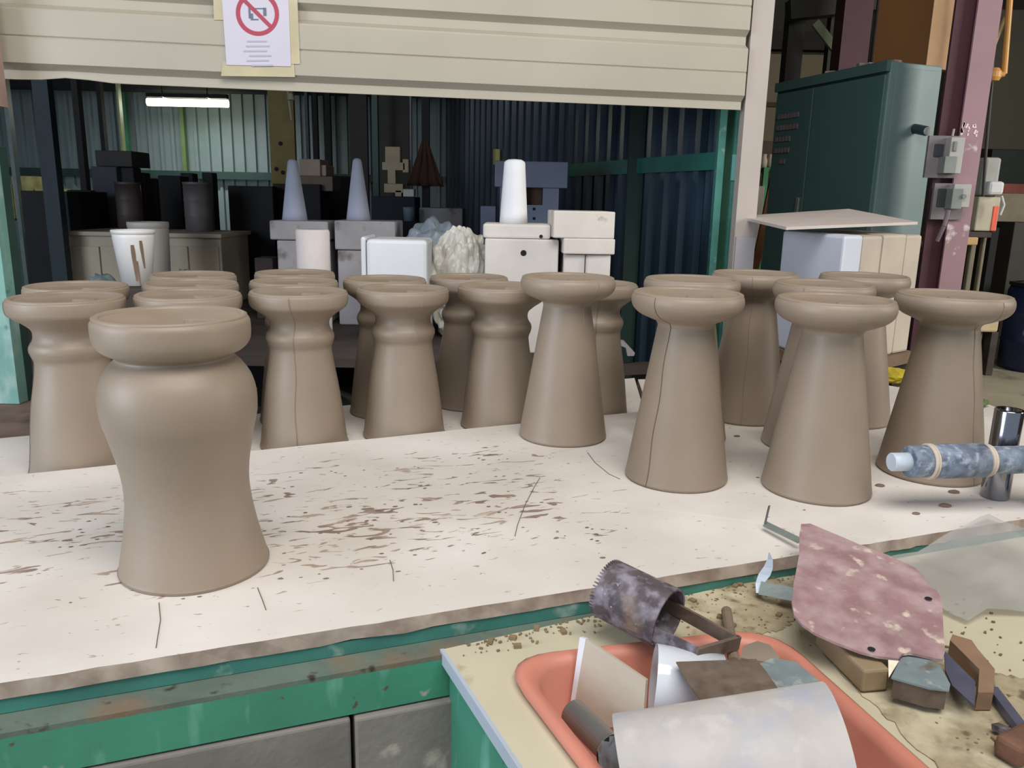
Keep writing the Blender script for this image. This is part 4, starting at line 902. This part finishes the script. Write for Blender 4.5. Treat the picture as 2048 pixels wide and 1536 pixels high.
# top with a cut-out for the tub
tubo = [atz(*p, .765) for p in [(1052, 1362), (1062, 1330), (1092, 1305), (1150, 1286), (1330, 1280), (1548, 1268), (1578, 1276), (1600, 1292)]]
def uv(p): q = Vector((p.x - K1.x, p.y - K1.y, 0)); return q.dot(be), q.dot(bn)
TU0, TV0, TU1, TV1 = .07, .12, .48, .60
bm = bmesh.new()
TQ = [Vector(p) for p in ((.440, .62), (.062, .62), (.064, .078), (.512, .166))]
def rquad(ins, r, n=6):
    c0 = sum(TQ, Vector((0, 0))) / 4; L_ = []
    for i in range(4):
        p, q = TQ[i], TQ[(i + 1) % 4]; d = (q - p).normalized(); m = Vector((-d.y, d.x))
        if m.dot(c0 - p) < 0: m = -m
        L_.append((p + m * ins, d))
    cs = []
    for i in range(4):
        (p, d), (q, g) = L_[i - 1], L_[i]; den = d.x * g.y - d.y * g.x; t_ = ((q.x - p.x) * g.y - (q.y - p.y) * g.x) / den; cs.append(p + d * t_)
    out = []
    for i in range(4):
        c = cs[i]; d0 = (cs[i - 1] - c).normalized(); d1_ = (cs[(i + 1) % 4] - c).normalized(); A = c + d0 * r; B = c + d1_ * r
        for k in range(n + 1): t_ = k / n; v = A * (1 - t_) ** 2 + c * 2 * t_ * (1 - t_) + B * t_ ** 2; out.append((v.x, v.y))
    return out
inner = rquad(.004, .085)
ou0, ov0, ou1, ov1 = 0, 0, 1.6, .85
outer = []
cu, cv = (TU0 + TU1) / 2, (TV0 + TV1) / 2
for (u, v) in inner:     # project each inner point out to the board outline
    du, dv = u - cu, v - cv; ks = []
    if du: ks += [((ou1 if du > 0 else ou0) - cu) / du]
    if dv: ks += [((ov1 if dv > 0 else ov0) - cv) / dv]
    k = min(x for x in ks if x > 0); outer.append((cu + du * k, cv + dv * k))
# insert the four corners by snapping the nearest outline point
for c_ in ((ou0, ov0), (ou1, ov0), (ou0, ov1), (ou1, ov1)):
    i = min(range(len(outer)), key=lambda j: (outer[j][0] - c_[0]) ** 2 + (outer[j][1] - c_[1]) ** 2); outer[i] = c_
n_i = len(inner)
lev = {}
for z in (TB, TB - .022):
    vi_ = [bm.verts.new(Q(u, v, z)) for u, v in inner]; vo_ = [bm.verts.new(Q(u, v, z)) for u, v in ((ou0, ov0), (ou1, ov0), (ou1, ov1), (ou0, ov1))]
    ed = [bm.edges.new((L_[i], L_[(i + 1) % len(L_)])) for L_ in (vi_, vo_) for i in range(len(L_))]
    bmesh.ops.triangle_fill(bm, use_beauty=True, edges=ed); lev[z] = (vi_, vo_)
for k_ in (0, 1):
    A_l, B_l = lev[TB][k_], lev[TB - .022][k_]
    for i in range(len(A_l)): j = (i + 1) % len(A_l); bm.faces.new((A_l[i], A_l[j], B_l[j], B_l[i]))
obj('bench_top', bm, clean_cream, t)
edge = M('pale_edge_trim', (176, 186, 198), .5, var=.05)
obj('edge_trim', prism([Q(-.006, -.002, TB - .022), Q(0, -.002, TB - .022), Q(0, .85, TB - .022), Q(-.006, .85, TB - .022)], (0, 0, .022)), edge, t)
obj('side_panel', prism([Q(.006, .01, .35), Q(.02, .01, .35), Q(.02, .84, .35), Q(.006, .84, .35)], (0, 0, TB - .022 - .35)), green, t)
obj('front_panel', prism([Q(.02, .83, .35), Q(1.6, .83, .35), Q(1.6, .845, .35), Q(.02, .845, .35)], (0, 0, TB - .022 - .35)), green, t)
for u, v in ((.02, .01), (1.54, .01), (.02, .77), (1.54, .77)): obj('leg', prism([Q(u, v, 0), Q(u + .05, v, 0), Q(u + .05, v + .05, 0), Q(u, v + .05, 0)], (0, 0, TB - .022)), green, t)
# pink plastic tub let into the bench
pk = M('salmon_plastic', (206, 134, 114), .45, var=.06, scale=5, bump=.05); 
t = root('salmon_tub', Q(cu, cv, TB - .17), 'salmon pink plastic tub let into the cream bench, full of scraping tools', 'tub')
bm = bmesh.new(); levels = [(0, .0, TB + .001), (-.004, .0, TB + .012), (.006, .0, TB + .018), (.018, .0, TB + .014), (.024, .0, TB + .002), (.045, .0, TB - .12), (.075, .0, TB - .145), (.14, 0, TB - .147)]
rings = []
for (ins, _, z) in levels:
    rings.append([bm.verts.new(Q(u, v, z)) for u, v in rquad(ins, max(.05, .09 - ins * .3))])
for p, q in zip(rings, rings[1:]):
    for i in range(len(p)): j = (i + 1) % len(p); bm.faces.new((p[i], p[j], q[j], q[i]))
bm.faces.new(rings[-1])
o = obj('tub_shell', bm, pk, t, smooth=True); o.modifiers.new('s', 'SOLIDIFY').thickness = .003
bm = lathe([(0, 0), (.05, .0), (.09, .012), (.13, .01), (0, .035)], seg=20)
sed = bmesh.new(); 
for i in range(60):
    rnd = random.Random(i); u = rnd.uniform(TU0 + .08, TU1 - .14); v = rnd.uniform(TV0 + .08, TV1 - .1); s = rnd.uniform(.008, .022)
    box(Q(u, v, TB - .14 + s * .3), (s * 2, s * 1.5, s), rz=rnd.uniform(0, 3), bm=sed)
bm.free(); o = obj('clay_sediment', sed, dirt, t); o['kind'] = 'stuff'
# metals
rust = M('mottled_steel', (92, 82, 86), .7, metal=.1, var=.25, scale=34, bump=.4, bscale=90, spots=[((142, 136, 146), .46, .66, 46, U), ((126, 106, 90), .52, .66, 16, U), ((170, 164, 172), .66, .74, 90, U)])
brownm = M('brown_steel', (112, 97, 85), .7, metal=.1, var=.15, scale=34, bump=.3, spots=[((88, 72, 58), .5, .7, 30, U)])
bluem = M('bluegrey_steel', (128, 140, 142), .6, metal=.1, var=.1, scale=30, bump=.25, spots=[((180, 184, 180), .56, .74, 45, U), ((110, 104, 92), .62, .72, 25, U)])
zinc = M('zinc_strip', (150, 158, 152), .4, metal=.5, var=.08, scale=10)
# toothed cylinder with bracket handle
t = root('toothed_cutter', atz(1300, 1260, TB + .01), 'mottled dark steel cylinder cutter with a toothed rim and bracket handle', 'cutter')
a = atz(1218, 1178, TB + .078); b = atz(1338, 1238, TB + .066); r = .049; L_ = (b - a).length; mm = frame_mat(a, b)
bm = bmesh.new(); seg = 208; r0_, r1_, r2_, r3_ = [], [], [], []
for i in range(seg):
    an = 2 * PI * i / seg; tooth = -.0055 if (i % 4) < 2 else 0.002
    dirv = Vector((math.cos(an), math.sin(an), 0))
    # the mouth end is cut away on top so one sees into it
    r0_.append(bm.verts.new(mm @ (dirv * r + Vector((0, 0, tooth)))))
    r1_.append(bm.verts.new(mm @ (dirv * r + Vector((0, 0, L_)))))
    r2_.append(bm.verts.new(mm @ (dirv * (r - .0035) + Vector((0, 0, L_)))))
    r3_.append(bm.verts.new(mm @ (dirv * (r - .0035) + Vector((0, 0, tooth)))))
for A1, B1 in ((r0_, r1_), (r1_, r2_), (r2_, r3_), (r3_, r0_)):
    for i in range(seg): j = (i + 1) % seg; bm.faces.new((A1[i], A1[j], B1[j], B1[i]))
obj('cylinder', bm, rust, t, smooth=False)
ax = (b - a).normalized(); side = ax.cross(Vector((0, 0, 1))).normalized()
s1 = b - ax * .05 + side * .047 - Vector((0, 0, .006)); s2 = b - ax * .05 - side * .046 - Vector((0, 0, .006))
e1 = b + ax * .070 + side * .040 - Vector((0, 0, .006)); e2 = b + ax * .100 - side * .034 - Vector((0, 0, .006))
upv = side
obj('handle_arm', bar(s1, e1, .022, .005, up=side), rust, t); obj('handle_arm', bar(s2, e2, .022, .005, up=side), brownm, t)
obj('handle_bridge', bar(e1 + side * .003, e2 - side * .003, .022, .006, up=ax), brownm, t)
# worn rod behind the bracket
tag(obj('worn_rod', rod(atz(1453, 1222, TB + .012), atz(1468, 1325, TB + .03), .009, 12), M('worn_wood', (134, 116, 100), .8, var=.15, stretch=(1, 1, .3), scale=20)), 'short worn brown rod lying behind the bracket handle', 'rod')
# scrapers
def plate(name, px, z, th, mat, lab, cat='scraper', tilt=None, hole=None):
    pts = [atz(x, y, z if tilt is None else z + tilt(x, y)) for x, y in px]
    t = root(name, (sum(pts, Vector()) / len(pts)), lab, cat); obj('blade', prism(pts, (0, 0, th)), mat, t)
    for h in hole or []:
        q = atz(h[0], h[1], (z if tilt is None else z + tilt(h[0], h[1])) + th); obj('hole', rod(q, q + Vector((0, 0, .0006)), .0055, 14), black, t)
    return t
plate('metal_scraper', [(1352, 1326), (1512, 1320), (1532, 1345), (1562, 1388), (1402, 1404), (1376, 1368)], TB + .058, .002, brownm, 'brown rectangular steel scraper lying across the tub')
plate('metal_scraper', [(1518, 1330), (1545, 1318), (1592, 1326), (1640, 1366), (1640, 1388), (1556, 1392)], TB + .050, .002, bluem, 'blue-grey steel scraper lying against the pink tub rim')
plate('metal_scraper', [(1480, 1318), (1486, 1294), (1515, 1284), (1540, 1292), (1560, 1318), (1545, 1328)], TB + .03, .002, M('dusty_steel', (142, 130, 114), .8, var=.1), 'small rounded dusty scraper between the brown and blue-grey ones')
# pink plate
pinkm = M('pink_paint', (150, 116, 116), .75, var=.1, scale=25, bump=.25, spots=[((184, 160, 160), .40, .78, 22, (1, 1, 1)), ((206, 188, 172), .60, .70, 34, U), ((150, 136, 124), .64, .7, 60, U)])
pts = [(1602, 1052), (1620, 1051), (1670, 1072), (1719, 1093), (1775, 1114), (1829, 1139), (1846, 1155), (1856, 1177), (1872, 1184), (1880, 1198), (1884, 1214), (1886, 1260), (1889, 1308), (1885, 1323), (1872, 1322), (1834, 1313), (1818, 1310), (1804, 1312), (1796, 1322), (1754, 1317), (1719, 1308), (1672, 1290), (1628, 1270), (1605, 1254), (1588, 1235), (1583, 1209), (1587, 1171), (1599, 1107), (1598, 1075)]
tl_ = lambda x, y: .060 * min(1, max(0, (1324 - y) / 270))
t = plate('pink_plate', pts, TB + .045, .004, pinkm, 'worn pink painted metal plate with two holes, propped on tools', 'plate', tilt=tl_, hole=[(1857, 1197), (1743, 1298)])
# wooden handle under it
wood = M('pale_wood', (150, 130, 100), .8, var=.12, scale=12, stretch=(1, .3, 1)); woodb = M('brown_wood', (140, 112, 88), .8, var=.12, scale=14)
tag(obj('square_timber', bar(atz(1655, 1268, TB + .022), atz(1752, 1362, TB + .022), .042, .036), wood, bevel=.004), 'pale square timber under the lower edge of the pink plate', 'timber')
t = root('small_trowel', atz(1835, 1365, TB + .02), 'blunt blue-grey trowel blade on a brown body in front of the pink plate', 'trowel')
q = [atz(x, y, TB + .042) for x, y in [(1800, 1322), (1812, 1311), (1850, 1315), (1880, 1336), (1900, 1372), (1898, 1384), (1860, 1380), (1782, 1358)]]
obj('blade', prism(q, (0, 0, .003)), bluem, t)
q2 = [p - Vector((0, .0, .030)) for p in q]; obj('body', prism([p + (sum(q2, Vector()) / 8 - p) * .08 for p in q2], (0, 0, .028)), brownm, t)
tag(obj('steel_spike', prism([atz(1776, 1322, TB + .045), atz(1798, 1324, TB + .045), atz(1777, 1358, TB + .03)], (0, 0, .002)), M('bright_steel', (190, 182, 164), .4, metal=.5)), 'small bright triangular steel tip poking out under the pink plate', 'blade')
t = root('angled_scraper', atz(1940, 1380, TB), 'blue-grey blade with an angled brown wooden back, right of the pink plate', 'scraper')
obj('blade', prism([atz(x, y, TB + .03) for x, y in [(1888, 1306), (1950, 1368), (1948, 1416), (1904, 1376), (1890, 1345)]], (0, 0, .004)), M('slate_steel', (98, 98, 116), .5, metal=.3, var=.12, scale=20), t)
obj('wooden_back', prism([atz(x, y, TB + .004) for x, y in [(1900, 1300), (1938, 1312), (1950, 1330), (1984, 1372), (1981, 1420), (1950, 1420), (1953, 1372), (1895, 1312)]], (0, 0, .028)), woodb, t)
tag(obj('slate_rod', bar(atz(1984, 1380, TB + .014), atz(2052, 1470, TB + .014), .014, .012), M('slate_steel', (98, 98, 116))), 'slate blue metal rod running off the lower right edge', 'rod')
t = root('rusty_clamp', atz(2030, 1480, TB), 'rusty clamp lump at the lower right edge', 'clamp')
obj('jaw', box(atz(2045, 1488, TB + .02), (.07, .035, .03), rz=.5), M('rust', (118, 84, 66), .8, var=.25, scale=18, bump=.5), t, bevel=.006)
obj('tongue', bar(atz(1990, 1452, TB + .012), atz(2030, 1470, TB + .02), .012, .008), rust, t); obj('tongue', bar(atz(1996, 1495, TB + .008), atz(2040, 1490, TB + .012), .016, .01), rust, t)
# two-pronged strips behind the pink plate
t = root('bent_strip', atz(1570, 1070, T), 'bent grey metal strip with an upright end, above the pink plate\'s left corner', 'strip')
p0 = atz(1600, 1082, T + .018); p1 = atz(1530, 1048, T + .014); up_ = atz(1546, 1002, T + .03)
obj('flat_arm', bar(p0, p1, .013, .003, up=(0, .8, -.5)), zinc, t); obj('upright_tip', bar(p1, p1 + Vector((.012, .02, .032)), .010, .002, up=(1, 0, 0)), M('dark_zinc', (92, 96, 96), .5, metal=.4), t)
t = root('bent_blade_strip', atz(1550, 1180, TB), 'bent grey strip with a curved pale blade, left of the pink plate', 'strip')
p0 = atz(1592, 1190, TB + .034); p1 = atz(1520, 1176, TB + .024)
obj('flat_arm', bar(p0, p1, .024, .003, up=(0, .8, -.5)), zinc, t)
bw = bmesh.new(); cv_ = [(1512, 1186, .012), (1511, 1166, .026), (1517, 1148, .04), (1527, 1134, .052), (1535, 1118, .066), (1537, 1105, .078)]
L1 = []; L2 = []
for x, y, dz in cv_:
    q = atz(x, y + dz * 900, TB) ; q = atz(x, y, TB + dz); L1.append(bw.verts.new(q)); L2.append(bw.verts.new(q + Vector((.014, -.004, 0)) * (1.5 - abs(len(L2) - 2.2) * .48)))
for i in range(5): bw.faces.new((L1[i], L1[i + 1], L2[i + 1], L2[i]))
o = obj('curved_blade', bw, M('pale_blade', (188, 200, 214), .4, metal=.2), t); o.modifiers.new('s', 'SOLIDIFY').thickness = .0015
h = atz(1508, 1193, TB + .0005); tag(obj('knot_hole', rod(h, h + Vector((0, 0, .0008)), .006, 12), black), 'dark screw hole in the cream bench beside the curved blade', 'hole')
# grime layer under the tools
gr_ = [(1240, 1238), (1330, 1205), (1430, 1180), (1590, 1142), (1592, 1240), (1560, 1262), (1470, 1275), (1330, 1276), (1260, 1272)]
def ragged(poly, seed):
    rnd_ = random.Random(seed); P_ = [atz(x, y, TB + .0006) for x, y in poly]; out = []
    for i in range(len(P_)):
        a_, c_ = P_[i], P_[(i + 1) % len(P_)]
        for k in range(14): out.append(a_.lerp(c_, k / 14) + Vector((rnd_.uniform(-1, 1), rnd_.uniform(-1, 1), 0)) * .0045)
    return out
tag(obj('clay_grime', prism(ragged(gr_, 1), (0, 0, .0012)), M('clay_grime', (168, 155, 126), .95, var=.15, scale=30, bump=.6, spots=[((112, 98, 72), .56, .68, 34, U), ((194, 184, 156), .5, .62, 12, U)])), 'dried clay grime on the bench behind the bracket handle', 'grime', kind='stuff')
gr2 = [(1594, 1258), (1720, 1285), (1900, 1330), (2060, 1360), (2060, 1545), (1885, 1545), (1740, 1402)]
tag(obj('clay_grime', prism(ragged(gr2, 2), (0, 0, .0012)), MATS['clay_grime']), 'dried clay grime on the bench right of the salmon tub', 'grime', kind='stuff')
cb_ = bmesh.new(); rnd = random.Random(31)
for i in range(520):
    k = rnd.random()
    if k < .45: u, v = rnd.uniform(.02, .75), rnd.uniform(.0, .06) * rnd.random() ** .6
    elif k < .7: u, v = rnd.uniform(.30, .74), rnd.uniform(.0, .15)
    else: u, v = rnd.uniform(.54, .95), rnd.uniform(.2, .6)
    s = rnd.uniform(.0008, .0026) if rnd.random() < .93 else .006; q = Q(u, v, TB + s * .3 + .0012)
    box(q, (s * 2, s * 1.4, s), rz=rnd.uniform(0, 3), bm=cb_)
tag(obj('bench_crumbs', cb_, M('bench_crumb', (132, 114, 86), .9, var=.2)), 'clay crumbs scattered over the cream bench', 'crumbs', kind='stuff')
# translucent plastic sheet
sh = bmesh.new(); nu, nv = 26, 18
c00, c10, c11, c01 = atz(1935, 1248, TB + .006), atz(2130, 1225, TB + .006), atz(2110, 1085, TB + .03), atz(1850, 1118, TB + .02)
pk_ = atz(1965, 1030, T + .012)
outl = [atz(1752, 1120, TB + .02), atz(1835, 1105, TB + .03), atz(1905, 1062, T + .006), atz(1978, 1030, T + .010), atz(2100, 1080, T + .004), atz(2130, 1225, TB + .012), atz(1975, 1222, TB + .012), atz(1936, 1243, TB + .010), atz(1886, 1218, TB + .012)]
cen = atz(1960, 1150, TB + .03)
sv = [[sh.verts.new(cen.lerp(p, k / 5)) for k in range(1, 6)] for p in outl]
ce_ = sh.verts.new(cen)
# resample the outline for smooth folds
sh.free(); sh = bmesh.new()
O2 = []
for i in range(len(outl)):
    for k in range(4): O2.append(outl[i].lerp(outl[(i + 1) % len(outl)], k / 4))
ringsS = []
for k in range(1, 9):
    ringsS.append([sh.verts.new(cen.lerp(p, k / 8) + Vector((0, 0, .005 * math.sin(cen.lerp(p, k / 8).x * 42 + cen.lerp(p, k / 8).y * 18) * (1 - .6 * k / 8) + .0035 * abs(math.sin(cen.lerp(p, k / 8).x * 25 - cen.lerp(p, k / 8).y * 60))))) for i, p in enumerate(O2)])
c0_ = sh.verts.new(cen)
for i in range(len(O2)):
    j = (i + 1) % len(O2); sh.faces.new((c0_, ringsS[0][i], ringsS[0][j]))
    for k in range(7): sh.faces.new((ringsS[k][i], ringsS[k + 1][i], ringsS[k + 1][j], ringsS[k][j]))
pm = M('cloudy_plastic', (184, 182, 178), .35, var=.1, scale=9, bump=.2, bscale=22, alpha=.6)
tag(obj('plastic_film', sh, pm, smooth=True), 'cloudy translucent plastic film crumpled behind the pink plate at the right edge', 'film')

# things in the tub
t = root('leaning_tile', atz(1210, 1420, TB - .06), 'beige triangular ceramic slab with a white edge leaning in the tub corner', 'slab')
pa0, pa1, pa2 = atz(1172, 1278, TB + .05), atz(1292, 1360, TB + .035), atz(1146, 1425, TB - .06)
pn = (pa1 - pa0).cross(pa2 - pa0).normalized(); pn = pn if pn.y < 0 else -pn
def onpl(px, py): d = ray(px, py); o_ = Vector((0, 0, CZ)); return o_ + d * ((pa0 - o_).dot(pn) / d.dot(pn))
q = [pa0, onpl(1292, 1360), onpl(1286, 1440), onpl(1220, 1455), pa2]; nrm = -pn
obj('slab_face', prism(q, nrm * .006), M('beige_ceramic', (190, 178, 160), .6, var=.05, scale=8), t)
q5 = [pa0 + pn * .0008, pa2 + pn * .0008, onpl(1139, 1424) + pn * .0008, onpl(1160, 1274) + pn * .0008]
obj('white_edge', prism(q5, nrm * .0075), M('white_edge', (226, 226, 232), .5, var=.02), t)
# glossy white pipe piece
gl = M('glossy_white_pvc', (214, 218, 224), .1, var=.03, bump=0)
t = root('white_pipe_piece', atz(1350, 1380, TB - .03), 'glossy white plastic pipe piece with an open left end, in the tub', 'pipe')
a = atz(1306, 1362, TB + .004); b = atz(1440, 1385, TB - .004); r = .054; L_ = (b - a).length
obj('pipe_wall', lathe_axis([(r, 0), (r, L_), (r - .004, L_), (r - .004, 0), (r, 0)], a, b, 56), gl, t, smooth=True)
# big cloudy tube in the foreground
tube_m = M('chalky_white_pvc', (184, 178, 172), .6, var=.06, scale=18, bump=.15, spots=[((166, 168, 178), .50, .72, 16, (1, 1, 1)), ((200, 194, 188), .55, .75, 30, U)])
t = root('large_white_tube', atz(1460, 1500, TB), 'large chalky white tube lying across the tub at the bottom edge', 'tube')
r = .069; ca = atz(1246, 1545, TB + .0); cb2 = atz(1676, 1482, TB + .06); L_ = (cb2 - ca).length
obj('tube_wall', lathe_axis([(r, 0), (r, L_), (r * 1.0, L_), (r - .004, L_), (r - .004, 0), (r, 0)], ca, cb2, 72), tube_m, t, smooth=False)
for f in t.children[0].data.polygons: f.use_smooth = abs(f.normal.dot((cb2 - ca).normalized())) < .5
# grey pipe with a plastic wrapped black end
t = root('wrapped_pipe', atz(1190, 1470, TB - .02), 'grey metal pipe with plastic-wrapped black end, at the left of the tub', 'pipe')
a = atz(1146, 1424, TB - .018); b = atz(1222, 1500, TB - .020); ax = (b - a).normalized()
obj('pipe', rod(a, b, .020, 28), M('brushed_steel', (160, 156, 152), .35, metal=.7, var=.08), t, smooth=False)
obj('black_end', rod(b, b + ax * .09, .024, 28), M('black_rubber', (30, 30, 32), .4), t)
obj('plastic_wrap', crumple((b + ax * .02).x + .008, (b + ax * .02).y - .004, b.z - .02, .036, .04, .05, 12, 3, .25), M('clear_wrap', (200, 204, 208), .15, var=.1, scale=20, bump=.6, bscale=60, alpha=.35), t, smooth=False)

# ================================================================ steel cross tool on the worktop, right
cy = atz(1999, 1000, T); rr = .030
tp = Vector((cy.x, cy.y, T))
t = root('shiny_steel_cylinder', (cy.x, cy.y + .02, T), 'shiny upright steel cylinder standing on the worktop at the right edge', 'cylinder')
chrome = M('polished_steel', (150, 152, 160), .16, metal=1, var=.06, bump=0)
lean = Vector((.004, .0, 1)).normalized()
obj('cylinder_body', lathe_axis([(0, 0), (rr * .97, 0), (rr, .002), (rr, .207), (rr * .95, .21), (rr * .7, .21), (rr * .7, .19), (0, .19)], (cy.x, cy.y + .02, T + .0005), (cy.x + .002, cy.y + .02, T + .2), 40), chrome, t, smooth=False)
for f in t.children[0].data.polygons: f.use_smooth = True
t = root('grey_roller_bar', (cy.x, cy.y - .04, T), 'blue-grey metal bar with rope rings, held level in front of the shiny cylinder', 'bar')
bY = cy.y - .055
d0 = aty(1782, 924, bY - .04); d1 = aty(2070, 936, bY)
d1.z = d0.z + .0; 
bl2 = M('bluegrey_worn', (126, 138, 154), .6, metal=.05, var=.12, scale=40, bump=.4, spots=[((88, 96, 112), .46, .66, 40, U), ((178, 188, 200), .52, .72, 55, U)])
sc2 = 1 / F_PX * 1.68
def seg_(s0, s1, r, nm, mt):
    p = d0.lerp(d1, s0); q_ = d0.lerp(d1, s1); obj(nm, lathe_axis([(0, 0), (r * .93, 0), (r, .002), (r, (q_ - p).length - .002), (r * .93, (q_ - p).length), (0, (q_ - p).length)], p, q_, 32), mt, t, smooth=False)
    for f in t.children[-1].data.polygons: f.use_smooth = len(f.vertices) == 4
seg_(0, .13, 19 * sc2, 'end_pin', M('pin_white', (196, 206, 218), .5, var=.08, scale=20)); seg_(.115, .235, 33 * sc2, 'end_collar', bl2); seg_(.27, .62, 36 * sc2, 'sleeve', bl2); seg_(.62, 1.35, 29 * sc2, 'shaft', bl2)
rope = M('cream_rope', (206, 190, 174), .8, var=.08, scale=30)
for s0 in (.235, .252, .625, .645): seg_(s0, s0 + .02, (37 if s0 < .5 else 34) * sc2, 'rope_ring', rope)
q = d0.lerp(d1, 1.1); obj('stand_foot', bb(q.x - .02, q.x + .02, q.y - .02, q.y + .02, T, q.z), bl2, t)
for (x, y, s, lab) in ((1760, 972, .008, 'small clay lump left of the rightmost tapered vessel'), (1890, 1012, .009, 'small double clay lump below the grey bar'), (1832, 1028, .006, 'small clay lump near the rear of the pink plate'), (1474, 873, .006, 'dark clay lump between the front tapered vessels'), (1908, 985, .009, 'clay lump at the foot of the rightmost vessel')):
    p = atz(x, y, T); k = bmesh.new(); bmesh.ops.create_icosphere(k, subdivisions=2, radius=s); rnd = random.Random(x)
    for v in k.verts: v.co = Vector((v.co.x * 1.5 * rnd.uniform(.85, 1.15), v.co.y * rnd.uniform(.8, 1.1), max(-.001, v.co.z * .6) + .001)) + p
    tag(obj('clay_lump', k, MATS['crumb_clay']), lab, 'lump')
